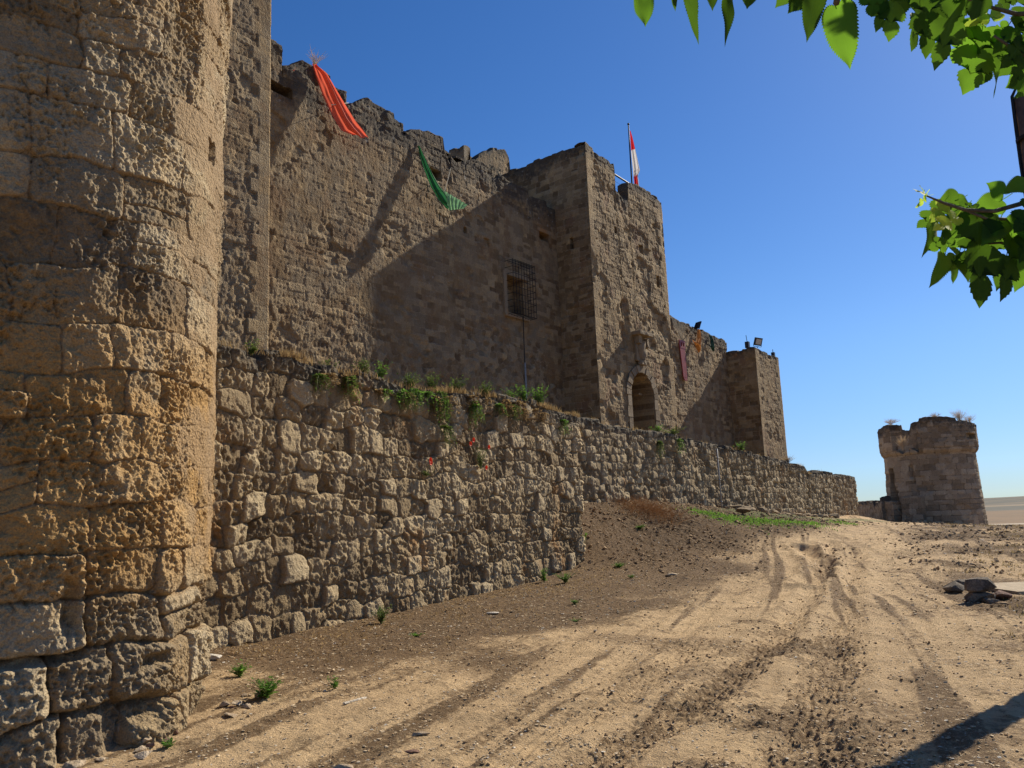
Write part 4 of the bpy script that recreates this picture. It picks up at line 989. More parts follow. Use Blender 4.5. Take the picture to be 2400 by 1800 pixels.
# drain pipe on the outer wall
q0 = plane(1680, 1052, W2a+W2n*.16, W2n); q1 = plane(1692, 1198, W2a+W2n*.2, W2n)
o = MB().tube([q0-W2n.tolist()[0]*0*zv, q0*.5+q1*.5, np.array([q1[0], q1[1], q1[2]-.15])], .033, 8)
for f in (.15, .5, .85): o.box(q0*(1-f)+q1*f, np.array([*W2d, 0])*.05, np.array([*W2n, 0])*.05, zv*.02)
props(o.build('drain_pipe', M_pipe, smooth=True), 'thin grey pipe standing upright against the set-back section of the low wall', 'pipe')

# ------------------------------------------------------------------ wooden pole at the right edge, its shadow crosses the track
k_ = ray(2421, 330); kk = k_[0]/k_[1]; sh0 = groundpt(2318, 1700)[:2]; dd = np.array([math.sin(SUN_AZ), math.cos(SUN_AZ)])
t_ = (kk*sh0[1]-sh0[0])/(dd[0]-kk*dd[1]); pb = sh0+dd*t_
zt = EYE[2]+ray(2395, 222)[2]/ray(2395, 222)[1]*pb[1]
up_ = empty('utility_pole', (pb[0], pb[1], 0), 'brown wooden pole with black cables clipped to it, at the right edge among the leaves', 'pole')
g0 = float(ground0(pb[0], pb[1]))
MB().tube([(pb[0], pb[1], g0-.2), (pb[0], pb[1], g0+2), (pb[0], pb[1], zt)], [.165, .15, .118], 14).build('pole', M_wood, up_, smooth=True)
vd = np.array([-pb[1], pb[0]])/np.linalg.norm(pb)                     # sideways, left as seen from the road
for k, (o1, o2) in enumerate(((.112, .02), (.130, -.03))):
    pts = [(pb[0]+vd[0]*(o1+.02*math.sin(z*1.3+k)), pb[1]+vd[1]*(o1+.02*math.sin(z*1.3+k)), z) for z in np.linspace(g0+.1, zt+.02, 16)]
    pts += [(pb[0]+vd[0]*.08, pb[1]+vd[1]*.08, zt+.12), (pb[0]-vd[0]*.1, pb[1]-vd[1]*.1, zt+.10)]
    MB().tube(pts, .017, 6).build('cable', M_black, up_, smooth=True)
for z in (zt-.55, zt-1.15, zt-2., zt-3.): MB().tube([(pb[0], pb[1], z), (pb[0], pb[1], z+.04)], .165, 12).build('clip', M_iron, up_)

# ------------------------------------------------------------------ mulberry tree: trunk out of the frame, boughs hang into it
def leaf_geo(L, W, lobed, seed, fold=.25, droop=.3):
    """returns vertices (x along the leaf, y across, z up), faces and leaf coordinates"""
    rg = random.Random(seed); n = 66; V = []; F = []; A_ = []; mid = []
    def outline():
        j = lambda a: rg.uniform(-a, a)
        if lobed:
            s1, s2 = rg.uniform(.09, .2), rg.uniform(.10, .24); k1, k2 = rg.uniform(.85, 1.1), rg.uniform(.75, 1.1)
            P = [(0, 0), (-.05, .16), (-.03, .34*k1), (.07, .48*k1), (.19, .47*k1), (.26, .34*k1), (.25+j(.02), s1), (.31, s1*.9), (.37, .32*k2), (.49, .47*k2), (.60, .43*k2), (.64, .28*k2), (.57+j(.02), s2*.75), (.63, s2*.8), (.72, .24), (.82, .22), (.92, .10), (1.0, .0)]
        else: P = [(0, 0), (-.04, .2), (.02, .38), (.14, .49), (.32, .5), (.5, .43), (.66, .31), (.8, .18), (.9, .07), (1.0, .0)]
        P = np.array(P, float); m = len(P); t = np.linspace(0, m-1.0001, n+1); out = []
        for u in t:
            i = int(u); f = u-i; p0, p1, p2, p3 = P[max(i-1, 0)], P[i], P[min(i+1, m-1)], P[min(i+2, m-1)]
            out.append(.5*((2*p1)+(-p0+p2)*f+(2*p0-5*p1+4*p2-p3)*f*f+(-p0+3*p1-3*p2+p3)*f**3))
        return np.array(out)
    for i in range(n+1): t = i/n; V.append((t*L, 0, -droop*L*t*t)); mid.append(i); A_.append((t, 0.))
    for sd in (-1, 1):
        O = outline(); e = []; g = []
        for i in range(n+1):
            t, w = O[i]; w = max(0, w)
            for ring, lst in ((.55, None), (.9, g), (1., e)):
                live = 2 < i < n-4; dx = .014*(1 if i % 2 else -1)*live*(ring == 1.); tooth = (1+.06*(1 if i % 2 else -1)) if (live and ring == 1.) else 1
                wr = w*ring; y = sd*wr*W*tooth; yb = sd*wr*W; tr = t*ring+(i/n)*(1-ring)
                V.append(((tr+dx)*L, y, -droop*L*t*t+fold*abs(yb)+.035*L*math.sin(t*8+sd+seed)*wr*2-.75*yb*yb/max(L, 1e-6))); A_.append((tr, abs(y)/L))
        b0 = len(V)-3*(n+1)
        for i in range(n):
            q0, q1 = b0+3*i, b0+3*(i+1)
            for f in ((mid[i], mid[i+1], q1, q0), (q0, q1, q1+1, q0+1), (q0+1, q1+1, q1+2, q0+2)): F.append(f if sd > 0 else f[::-1])
    return np.array(V), F, np.array(A_)
class Leaves:
    def __init__(s): s.V = []; s.F = []; s.a = []; s.n = 0; s.q = []; s.stems = []
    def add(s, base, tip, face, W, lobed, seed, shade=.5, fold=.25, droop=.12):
        base = np.asarray(base, float); tip = np.asarray(tip, float); L = np.linalg.norm(tip-base)
        V, F, Q = leaf_geo(L, W, lobed, seed, fold, droop); x = (tip-base)/L; s.q.append(Q); s.stems.append((base, x, L))
        z = face-x*(face@x); z /= np.linalg.norm(z); y = np.cross(z, x)
        P = base+V[:, :1]*x+V[:, 1:2]*y+V[:, 2:]*z
        st_ = [base+x*.01-y*.0015, base+x*.01+y*.0015, base-x*.012+zv*.006-y*.0012, base-x*.012+zv*.006+y*.0012, base-x*.022+zv*.014+RT*.006-y*.001, base-x*.022+zv*.014+RT*.006+y*.001]
        n_ = len(P); P = np.concatenate([P, st_]); F = list(F)+[(n_, n_+1, n_+3, n_+2), (n_+2, n_+3, n_+5, n_+4)]; s.q[-1] = np.concatenate([Q, np.zeros((6, 2))])
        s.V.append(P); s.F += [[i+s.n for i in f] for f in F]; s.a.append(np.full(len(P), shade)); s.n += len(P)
    def build(s, name, mat, parent, loc, label=None):
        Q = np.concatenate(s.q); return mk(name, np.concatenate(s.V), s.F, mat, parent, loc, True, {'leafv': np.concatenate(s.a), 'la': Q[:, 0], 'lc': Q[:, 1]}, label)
def tree():
    T = np.array([4.3, 1.9, 0.]); rg = random.Random(5)
    r = empty('mulberry_tree', tuple(T), 'mulberry tree whose toothed, lobed green leaves hang into the top right of the photo', 'tree')
    MB().tube([T-zv*.2, T+[-.03, .02, .8], T+[-.1, .1, 1.7], T+[-.2, .2, 2.5], T+[-.3, .4, 3.4], T+[-.2, .7, 4.6]], [.20, .17, .15, .13, .10, .05], 14).build('trunk', M_bark, r, smooth=True)
    def P(a, b, dp): return EYE+ray(a, b)*dp
    # boughs: from the trunk to the leaf clusters in view
    def bough(pts, rad, mat=M_bark): return MB().tube(pts, rad, 8).build('branch', mat, r, smooth=True)
    k = T+[-.18, .18, 2.3]; k2 = T+[-.25, .32, 3.1]
    b1 = [k2, k2+[-.6, .3, -.1], P(2700, -60, 2.3), P(2480, 30, 2.25), P(2383, 33, 2.2), P(2310, 14, 2.15), P(2265, -4, 2.1)]
    bough(b1, [.05, .04, .022, .010, .006, .004, .003])
    b2 = [k, P(2900, 420, 2.4), P(2560, 440, 2.3), P(2402, 475, 2.2), P(2330, 495, 2.15), P(2262, 492, 2.1), P(2212, 476, 2.1), P(2172, 459, 2.1)]
    bough(b2, [.05, .03, .014, .0065, .0055, .0045, .0035, .002])
    bough([P(2560, 440, 2.3), P(2480, 530, 2.3), P(2390, 515, 2.2), P(2310, 512, 2.15), P(2262, 492, 2.1)], [.012, .007, .005, .004, .003])
    bough([P(2560, 440, 2.3), P(2480, 580, 2.3), P(2380, 566, 2.25), P(2300, 572, 2.2)], [.012, .006, .004, .003])
    b3 = [k2, k2+[-.7, .2, .5], P(2500, -420, 2.3), P(2150, -260, 2.2), P(1985, -120, 2.1), P(1960, 8, 2.05)]
    bough(b3, [.05, .04, .03, .015, .010, .008])
    bough([P(2150, -260, 2.2), P(1900, -200, 2.15), P(1700, -130, 2.1), P(1520, -60, 2.05)], [.014, .010, .006, .003])
    bough([P(2500, -420, 2.3), P(2450, -120, 2.3), P(2440, 90, 2.25), P(2400, 130, 2.2), P(2330, 84, 2.15)], [.02, .012, .008, .005, .003])
    bough([P(2440, 90, 2.25), P(2370, 118, 2.3), P(2320, 90, 2.25)], [.006, .004, .003])
    # leaves seen in the photograph: base and tip columns, rows, width in px, lobed, painted light (shadowed to backlit), tone (0 leaf 1 young)
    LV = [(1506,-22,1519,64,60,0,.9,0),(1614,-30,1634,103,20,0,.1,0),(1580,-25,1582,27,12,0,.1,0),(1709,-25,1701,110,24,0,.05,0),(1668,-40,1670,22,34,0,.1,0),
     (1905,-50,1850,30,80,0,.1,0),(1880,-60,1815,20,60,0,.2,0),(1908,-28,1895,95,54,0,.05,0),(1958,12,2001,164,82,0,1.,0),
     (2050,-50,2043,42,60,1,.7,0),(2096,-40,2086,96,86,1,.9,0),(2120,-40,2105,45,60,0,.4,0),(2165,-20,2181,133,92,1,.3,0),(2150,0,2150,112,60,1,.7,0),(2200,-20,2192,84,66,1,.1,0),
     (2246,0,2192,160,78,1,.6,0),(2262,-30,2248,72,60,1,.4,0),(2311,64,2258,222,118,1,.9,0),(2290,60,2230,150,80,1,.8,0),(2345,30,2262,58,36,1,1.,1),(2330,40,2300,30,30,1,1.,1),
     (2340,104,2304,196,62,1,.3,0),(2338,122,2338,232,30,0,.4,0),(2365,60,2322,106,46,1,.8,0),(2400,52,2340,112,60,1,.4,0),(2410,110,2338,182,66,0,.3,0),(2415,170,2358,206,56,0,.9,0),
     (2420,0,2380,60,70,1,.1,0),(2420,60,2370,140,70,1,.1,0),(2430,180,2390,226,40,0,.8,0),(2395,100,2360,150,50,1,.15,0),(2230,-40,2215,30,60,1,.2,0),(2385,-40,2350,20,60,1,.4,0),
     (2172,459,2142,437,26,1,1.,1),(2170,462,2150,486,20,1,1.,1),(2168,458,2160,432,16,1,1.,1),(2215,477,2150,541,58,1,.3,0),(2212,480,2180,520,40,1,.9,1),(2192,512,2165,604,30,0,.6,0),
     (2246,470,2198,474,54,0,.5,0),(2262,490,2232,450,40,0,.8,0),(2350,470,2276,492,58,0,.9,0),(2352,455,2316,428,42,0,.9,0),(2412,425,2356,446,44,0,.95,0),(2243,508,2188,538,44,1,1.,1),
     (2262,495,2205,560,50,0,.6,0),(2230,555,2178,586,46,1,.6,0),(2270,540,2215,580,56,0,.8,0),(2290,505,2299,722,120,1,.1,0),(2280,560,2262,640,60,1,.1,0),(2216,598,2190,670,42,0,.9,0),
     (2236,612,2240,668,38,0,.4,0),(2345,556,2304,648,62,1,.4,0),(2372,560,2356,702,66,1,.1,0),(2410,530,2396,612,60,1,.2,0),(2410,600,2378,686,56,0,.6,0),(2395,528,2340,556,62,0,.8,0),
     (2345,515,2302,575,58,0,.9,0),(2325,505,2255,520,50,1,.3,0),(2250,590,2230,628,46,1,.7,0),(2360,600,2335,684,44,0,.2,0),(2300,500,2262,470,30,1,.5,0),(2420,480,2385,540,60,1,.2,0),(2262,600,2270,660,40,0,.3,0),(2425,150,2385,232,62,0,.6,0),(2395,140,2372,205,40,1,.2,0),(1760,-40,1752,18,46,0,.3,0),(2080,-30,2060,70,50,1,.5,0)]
    A = Leaves(); B = Leaves()
    for i, (a, b, c, d, w, lb, shd, yg) in enumerate(LV):
        dp = 2.12+.22*rg.random()-(.05 if shd > .8 else 0); ti = rg.uniform(-.10, .10)
        narrow = w < .32*math.hypot(c-a, d-b)
        face = -fw+RT*rg.uniform(-.38, .38)+UP*rg.uniform(-.25, .4)
        if narrow: face = -fw+RT*rg.choice((-.7, .7))
        Wm = w/FPX*dp*(1.15 if not narrow else 1.6)*(.92 if lb else .96)
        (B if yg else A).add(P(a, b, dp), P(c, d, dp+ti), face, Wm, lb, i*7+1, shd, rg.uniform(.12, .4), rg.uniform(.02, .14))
        tw = P(a, b, dp); MB
    # crown beyond the frame, up and to the right
    cl = [np.array(q) for q in (P(2620, -100, 2.5), P(2700, 150, 2.5), P(2600, 420, 2.4), P(2250, -330, 2.3), P(1950, -300, 2.3), T+[-.6, .5, 3.2], T+[.4, .3, 3.6], T+[-.2, 1.0, 4.0], T+[0, -.6, 3.6], T+[-1., .1, 4.0], T+[.6, .9, 4.4], T+[-.3, .3, 5.0])]
    for i in range(900):
        c = cl[rg.randrange(len(cl))]; sg = .22 if c[2] < 3.1 and i % 12 < 5 else .55
        q = c+np.array([rg.gauss(0, sg), rg.gauss(0, sg), rg.gauss(0, sg*.7)])
        d = q-EYE; zz = d@fw; x = 1200+FPX*(d@RT)/max(zz, .01); y = 900-FPX*(d@UP)/max(zz, .01)
        if zz > .05 and -60 < x < 2455 and y > -90: continue
        if zz < .6 and abs(q[0]) < 1.5: continue
        dr = np.array([rg.uniform(-.6, .6), rg.uniform(-.6, .6), -1]); dr /= np.linalg.norm(dr); L = rg.uniform(.08, .16)
        A.add(q, q+dr*L, np.array([rg.uniform(-1, 1), rg.uniform(-1, 1), rg.uniform(-.2, 1)]), L*.75, rg.random() < .5, i, rg.random())
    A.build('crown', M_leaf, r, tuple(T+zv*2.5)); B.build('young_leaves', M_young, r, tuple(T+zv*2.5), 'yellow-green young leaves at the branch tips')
tree()

# ------------------------------------------------------------------ plants
def blades(pts, h, mat, name, width=.006, lean=.35, seed=0, loc=None, bend=.5):
    """thin grass blades, one mesh; pts: roots (n,3); h: heights"""
    rg = np.random.default_rng(seed); n = len(pts); h = np.asarray(h)
    az = rg.uniform(0, 2*math.pi, n); ln = rg.uniform(0, lean, n)*h; dx = np.cos(az)*ln; dy = np.sin(az)*ln
    wa = rg.uniform(0, math.pi, n); wx = np.cos(wa)*width*(.6+h); wy = np.sin(wa)*width*(.6+h)
    Z0 = np.zeros(n); p = np.asarray(pts)
    rows = []
    for f, wf in ((0, 1.), (.5, .8), (1., .08)):
        c = p+np.stack([dx*f**1.8, dy*f**1.8, h*f*(1-bend*.3*f)], 1)
        rows.append(c-np.stack([wx*wf, wy*wf, Z0], 1)); rows.append(c+np.stack([wx*wf, wy*wf, Z0], 1))
    V = np.stack(rows, 1).reshape(-1, 3); i = np.arange(n)[:, None]*6
    F = np.concatenate([i+np.array([[0, 1, 3, 2]]), i+np.array([[2, 3, 5, 4]])])
    return mk(name, V, F, mat, None, loc or tuple(p.mean(0)), True, {'leafv': np.repeat(rg.random(n), 6)})
def walltop_pts(n, wall, s0, s1, rg, din=(-.02, .7), dens=None):
    out = []
    a, d, nn, tp = (W1a, W1d, W1n, w1top) if wall == 1 else (W2a, W2d, W2n, w2top)
    while len(out) < n:
        s = rg.uniform(s0, s1)
        if dens is not None and rg.random() > dens(s): continue
        o_ = -rg.uniform(*din); q = a+d*s+nn*o_; out.append((q[0], q[1], float(tp(s))-.02))
    return np.array(out)
rg = np.random.default_rng(9)
d1 = lambda s: float(np.clip(.35+.9*vn(np.array(s*1.3), np.array(0.), 5)-.1, 0, 1))*(1. if s < 3 or s > 4.2 else .5)
P_ = walltop_pts(7500, 1, -1, 11.9, rg, (-.06, .5), lambda s: d1(s)**2)
P2_ = walltop_pts(1600, 2, .5, 24, rg, (-.02, .4), lambda s: float(vn(np.array(s*.9), np.array(3.), 8))**2)
P_ = np.concatenate([P_, P2_])
o = blades(P_, rg.uniform(.05, .2, len(P_))*(.5+vn(P_[:, 0]*3, P_[:, 1]*3, 6)), M_dry, 'dry_grass', .006, .8, 3); props(o, 'orange-brown dry grass along the top of the low wall', 'grass', kind='stuff')
# fresh green strip at the foot of the far section
pts = []
edge = [(1640, 1200), (1690, 1214), (1750, 1222), (1820, 1226), (1900, 1229), (1985, 1226)]
for i in range(9000):
    f = rg.random()*(len(edge)-1); k = int(f); a = np.array(edge[k])*(1-(f-k))+np.array(edge[min(k+1, 5)])*(f-k)
    a = a+[rg.normal(0, 10), rg.normal(0, 2.0)]
    if vn(np.array(a[0]*.03), np.array(a[1]*.2), 4) < .38: continue
    q = groundpt(*a) if i % 6 == 0 else None
    if q is None:
        if not pts: continue
        q = pts[-1]+np.array([rg.normal(0, .16), rg.normal(0, .22), 0])
    q = np.array([q[0], q[1], 0]); pts.append(q)
pts = np.array(pts); pts[:, 2] = gz(pts[:, 0], pts[:, 1])-.01
o = blades(pts, rg.uniform(.03, .09, len(pts)), M_grass, 'green_grass', .016, .8, 4); props(o, 'strip of fresh green grass at the foot of the far wall section', 'grass', kind='stuff')
# sparse dry tufts on the right verge
pts = []
while len(pts) < 6600:
    x, y = rg.uniform(2, 34), rg.uniform(8, 46)
    if x < .45*y+1.0+1.5*rg.random() or x > .66*y+1: continue
    if vn(np.array(x*.8), np.array(y*.5), 44) < .5: continue
    for k in range(6): pts.append((x+rg.normal(0, .08), y+rg.normal(0, .1), 0))
pts = np.array(pts); pts[:, 2] = gz(pts[:, 0], pts[:, 1])-.01
o = blades(pts, rg.uniform(.02, .10, len(pts)), M_verge, 'verge_grass', .012, 1., 5); props(o, 'sparse dry grass on the right verge of the track', 'grass', kind='stuff')

def weed(loc, h, spread, n_st, leaf, seed, hang=0., dirn=(0, 0), name='weed', mat=None, flowers=None, dens=1.):
    """a leafy weed: stems with many small leaves; returns stem MB, leaf data"""
    rg = random.Random(seed); V = []; F = []; a = []; st = MB()
    loc = np.asarray(loc, float)
    for i in range(n_st):
        an = rg.uniform(0, 2*math.pi); d = np.array([math.cos(an)*spread*rg.random()+dirn[0]*hang, math.sin(an)*spread*rg.random()+dirn[1]*hang, 0])
        hh = h*rg.uniform(.6, 1.1); pts = []
        for k in range(6):
            f = k/5; z = hh*f if hang == 0 else hh*.12*math.sin(f*3)-hang*2.2*f**1.6*hh
            pts.append(loc+d*f**(1.3 if hang == 0 else .6)+np.array([rg.gauss(0, .008), rg.gauss(0, .008), z]))
        st.tube(pts, [.004, .0035, .003, .003, .002, .001], 4)
        for k in range(int((5+hh*26)*dens)):
            f = rg.uniform(.12, 1); q = f*5; k0 = min(4, int(q)); p = pts[k0]*(1-(q-k0))+pts[k0+1]*(q-k0)
            b = rg.uniform(0, 2*math.pi); L = leaf*rg.uniform(.5, 1.2)*(1.15-.5*f); up = rg.uniform(-.2, .7)
            x = np.array([math.cos(b), math.sin(b), up]); x /= np.linalg.norm(x); y = np.cross(x, [0, 0, 1.]); y /= np.linalg.norm(y); y = y+np.array([0, 0, rg.uniform(-.4, .4)])
            n0 = len(V); w = L*.26
            V += [p, p+x*L*.45+y*w, p+x*L, p+x*L*.45-y*w]; F.append([n0, n0+1, n0+2, n0+3]); a += [rg.random()]*4
    return st, np.array(V), F, a
def plant(loc, label, cat, group, h=.25, spread=.12, n_st=7, leaf=.05, seed=0, hang=0., dirn=(0, 0), mat=None, name='weed', dens=1.):
    r = empty(name, tuple(loc), label, cat, group)
    st, V, F, a = weed(loc, h, spread, n_st, leaf, seed, hang, dirn, dens=dens)
    st.build('stems', M_stem if mat is M_dry else M_twig, r); mk('leaves', V, F, mat or M_weed, r, tuple(loc), True, {'leafv': a})
    return r
def gp(a, b):
    q = groundpt(a, b); return np.array([q[0], q[1], float(gz(q[0], q[1])[0])])
GW = [((560, 1590), .16, .13, 12, .05, 'small bright green weed nearest the foot of the round tower', 'young weeds on the track side'),
      ((625, 1650), .19, .15, 16, .055, 'bushy bright green weed on bare soil, the largest near the round tower', None),
      ((785, 1625), .12, .06, 5, .04, 'small pale sprig right of the bushy weed near the round tower', None),
      ((893, 1462), .30, .16, 14, .05, 'feathery dark green weed against the foot of the low wall', None),
      ((1275, 1362), .34, .08, 8, .06, 'upright narrow weed at the foot of the low wall near its corner', None),
      ((1325, 1366), .24, .22, 20, .05, 'broad bushy weed right at the corner foot of the low wall', None),
      ((1365, 1272), .3, .16, 10, .07, 'light green weed on the dark bank behind the wall corner', None),
      ((1450, 1330), .14, .22, 16, .05, 'low spreading weed at the bottom of the dark earth bank', None),
      ((1480, 1355), .08, .10, 9, .04, 'small green tuft at the road edge below the bank', None),
      ((1348, 1420), .10, .09, 8, .04, 'little green tuft on the left edge of the track, lower of two', None),
      ((1349, 1455), .05, .08, 8, .03, 'tiny flat dark green tuft on the track edge below the other tufts', None),
      ((975, 1497), .05, .10, 8, .04, 'flat yellow-green weed in the brown soil in mid ground', None),
      ((392, 1748), .06, .07, 8, .035, 'tiny dark green seedling under the round tower', None),
      ((1500, 1240), .15, .16, 9, .06, 'green sprig halfway up the dark bank', None)]
for i, (px, h, sp_, ns, lf, lab, g_) in enumerate(GW):
    q = gp(*px); plant(q, lab, 'weed', 'weeds growing along the foot of the walls', h*.95, sp_*1.5, int(ns*2), lf*1.3, 50+i, mat=M_grass if i != 3 else None)
def wt(a, b, wall=1, out=.0):
    aa, d, nn, tp = (W1a, W1d, W1n, w1top) if wall == 1 else (W2a, W2d, W2n, w2top)
    q = plane(a, b, aa+nn*out, nn); s = (q[:2]-aa)@d; return s, q
TW = [(590, 822, .22, .12, 8, .06, 'small green weed on the wall top closest to the round tower', 1, 0, None),
      (770, 862, .18, .2, 10, .05, 'low weed on the wall top, first one past the round tower tufts', 1, 0, None),
      (852, 878, .34, .22, 16, .06, 'green weed cluster on the wall top before the long overgrown stretch', 1, 0, None),
      (893, 888, .36, .16, 12, .06, 'yellowish leafy weed beside the green cluster on the wall top', 1, 0, M_grass),
      (960, 910, .34, .3, 18, .06, 'wide spreading weed starting the overgrown wall top', 1, 0, None),
      (1010, 915, .38, .25, 16, .06, 'leafy weed in the overgrown wall top above the single poppy', 1, 0, M_weed),
      (1070, 920, .36, .3, 20, .06, 'dense green weed in the overgrown wall top left of the poppies', 1, 0, None),
      (1135, 925, .32, .3, 18, .06, 'dense weed in the overgrown wall top directly over the poppies', 1, 0, M_weed),
      (1195, 930, .30, .25, 14, .05, 'low weed in the overgrown wall top right of the poppies', 1, 0, M_grass),
      (1226, 938, .42, .18, 14, .07, 'tall fresh green weed beside the pale conduit', 1, 0, M_grass),
      (1262, 948, .48, .24, 22, .07, 'tallest bright green weed at the end of the overgrown wall top', 1, 0, M_grass),
      (1575, 1018, .30, .6, 26, .08, 'low green bush on the wall top below the arched gate', 2, 0, None),
      (1540, 1015, .28, .3, 14, .08, 'small weed on the wall top in front of the gate threshold', 2, 0, M_grass),
      (1735, 1053, .4, .3, 16, .08, 'yellowish weed on the far wall top right of the pipe', 2, 0, M_grass),
      (1845, 1085, .35, .4, 18, .07, 'dry tuft on the wall top under the small corner tower', 2, 0, M_dry)]
for i, (a, b, h, sp_, ns, lf, lab, wl, hg, mt_) in enumerate(TW):
    s, q = wt(a, b, wl, -.12); tpf = w1top if wl == 1 else w2top
    plant(np.array([q[0], q[1], float(tpf(s))-.03]), lab, 'weed', 'weeds on top of the low wall', h*1.1, sp_*1.25, int(ns*2.2), lf*1.15, 90+i, mat=mt_)
HG = [(1040, 1000, .30, 'dark green vine hanging on the low wall face, left of the poppies', 1, None), (745, 880, .22, 'shaded creeper hanging from the wall top near the round tower', 1, None),
      (815, 885, .20, 'second creeper hanging from the wall top, under the pale capstone', 1, None), (1110, 950, .34, 'yellow-green creeper spilling over the wall above the poppy plant', 1, M_grass),
      (1040, 940, .34, 'creeper spilling over the wall top left of the poppies', 1, M_grass), (1318, 985, .30, 'bright green vine hanging at the corner of the low wall', 1, M_grass),
      (1350, 1005, .30, 'rusty dry vine hanging where the small-stone wall begins', 2, M_dry), (1545, 1035, .45, 'dark green creeper hanging below the gate', 2, None), (1590, 1030, .4, 'green creeper hanging right of the gate', 2, M_grass)]
for i, (a, b, h, lab, wl, mt_) in enumerate(HG):
    nn = W1n if wl == 1 else W2n; s, q = wt(a, b, wl, .07)
    plant(q, lab, 'creeper', 'creepers hanging on the low wall', h*1.5, .24, 22, .065, 140+i, hang=.9*.5, dirn=nn*.12, mat=mt_, name='creeper', dens=1.5)
rcr = random.Random(77)
for i in range(34):
    s_ = rcr.uniform(3.6, 9.9) if i < 28 else rcr.uniform(2.2, 3.4); q = W1a+W1d*s_+W1n*.06; z_ = float(w1top(s_))-rcr.uniform(.02, .22)
    plant(np.array([q[0], q[1], z_]), 'tangled creeper spilling over the overgrown top of the front wall section', 'creeper', 'tangle of creepers on the wall top', rcr.uniform(.22, .5), .26, 16, .06, 300+i, hang=.4, dirn=W1n*.10, mat=rcr.choice([M_dry, M_grass, None, M_dry]), name='creeper', dens=1.3)
# tall dry seed stalks
stk = []
for i, (a, b, h) in enumerate([(1110, 925, .6), (945, 905, .45), (1240, 945, .75), (1285, 955, .75), (1030, 915, .45), (1395, 985, .5)]):
    s, q = wt(a, b, 1 if a < 1360 else 2, -.1); z0_ = float((w1top if a < 1360 else w2top)(s)); m = MB(); rr = random.Random(i)
    for k in range(3):
        dx, dy = rr.uniform(-.2, .2), rr.uniform(-.2, .2); m.tube([(q[0], q[1], z0_-.03), (q[0]+dx*.4, q[1]+dy*.4, z0_+h*.6), (q[0]+dx, q[1]+dy, z0_+h*rr.uniform(.8, 1.1))], [.005, .004, .002], 4)
        for j in range(5): c = np.array([q[0]+dx*(.6+.1*j), q[1]+dy*(.6+.1*j), z0_+h*(.7+.06*j)]); m.box(c, (.008, 0, 0), (0, .008, 0), (0, 0, .014))
    o = m.build('seed_stalk', M_straw if i % 2 else M_stem, None, (q[0], q[1], z0_))
    props(o, ['thin seed stalks above the poppies', 'seed stalks left on the overgrown wall top', 'tall seed stalks beside the conduit', 'tallest seed stalks at the right end of the overgrown wall top', 'short seed stalks above the single poppy', 'lone seed stalks on the wall in front of the gate tower'][i], 'seed stalk', 'dry seed stalks on the wall top')

# poppies
def poppy(px_list, body, label, seed, h):
    s, q = wt(*body, 1, .10); r = empty('poppy_plant', tuple(q), label, 'poppy', 'poppies growing out of the low wall')
    st, V, F, a = weed(q-zv*.22, h, .2, 18, .055, seed)
    mk('leaves', V, F, M_weed, r, tuple(q), True, {'leafv': a})
    for k, (a_, b_) in enumerate(px_list):
        s2, c = wt(a_, b_, 1, .22); st.tube([q-zv*.1, (q+c)/2+np.array([*W1n, 0])*.03, c], .003, 4)
        V = []; F = []
        for p in range(5):
            an = p*1.256+k; ax = np.array([math.cos(an)*W1d[0], math.cos(an)*W1d[1], math.sin(an)])+np.array([*W1n, 0])*.35; ax /= np.linalg.norm(ax)
            sd = np.cross(ax, [*W1n, 0]); n0 = len(V); L = .045
            for f, w in ((0, .15), (.5, .8), (1., .9), (1.15, .4)):
                V += [c+ax*L*f-sd*L*w*.7+np.array([*W1n, 0])*.01*f, c+ax*L*f*1.05+np.array([*W1n, 0])*(.01*f-.006), c+ax*L*f+sd*L*w*.7+np.array([*W1n, 0])*.01*f]
            for j in range(3): b0 = n0+j*3; F += [(b0, b0+1, b0+4, b0+3), (b0+1, b0+2, b0+5, b0+4)]
        mk('flower', V, [list(f) for f in F], M_poppy, r, tuple(c), True)
    st.build('stems', M_twig, r)
poppy([(1108, 1031), (1101, 1040), (1144, 1048), (1138, 1096)], (1125, 1075), 'bushy poppy plant with several red flowers on the low wall face', 11, .45)
poppy([(1007, 1078), (1008, 1084)], (1000, 1090), 'single small poppy flowering alone on the low wall face', 12, .12)

# bare wispy shrubs on tower and parapet, grass in the broken rim
M_wisp = plain('pale_dry_twigs', (.62, .52, .38), .9, trans=.5)
M_strawb = plain('reddish_dry_twigs', (.40, .25, .12), .9, trans=.45)
def wisp(base, h, spread, n, label, seed, mat=M_wisp, name='dry_shrub', r=.008, jit=0.):
    rr = random.Random(seed); m = MB(); base0 = np.asarray(base, float)
    for i in range(n):
        base = base0+np.array([rr.gauss(0, jit), rr.gauss(0, jit), 0])
        if jit: base[2] = float(gz(base[0], base[1])[0])-.02
        an = rr.uniform(0, 6.28); d = np.array([math.cos(an), math.sin(an), 0])*spread*rr.random(); hh = h*rr.uniform(.5, 1)
        p = [base, base+d*.35+zv*hh*.45, base+d*.8+zv*hh*.8, base+d+zv*hh]; m.tube(p, [r, r*.8, r*.6, r*.3], 4)
        for k in range(3): q = p[1]*(1-k/3)+p[2]*k/3; e = np.array([rr.uniform(-1, 1), rr.uniform(-1, 1), rr.uniform(.2, 1)])*spread*.4; m.tube([q, q+e], [r*.6, r*.3], 4)
    props(m.build(name, mat, None, tuple(base)), label, 'shrub', 'dry wispy shrubs on the ruins')
wisp(oncastle(737, 155, CUR+.3), .62, .55, 16, 'pale wispy shrub on the curtain parapet above the red cloth', 1)
wisp(dep(2250, 992, 60), 1.1, .8, 46, 'larger bare shrub at the right of the ruined tower rim', 2, r=.009)
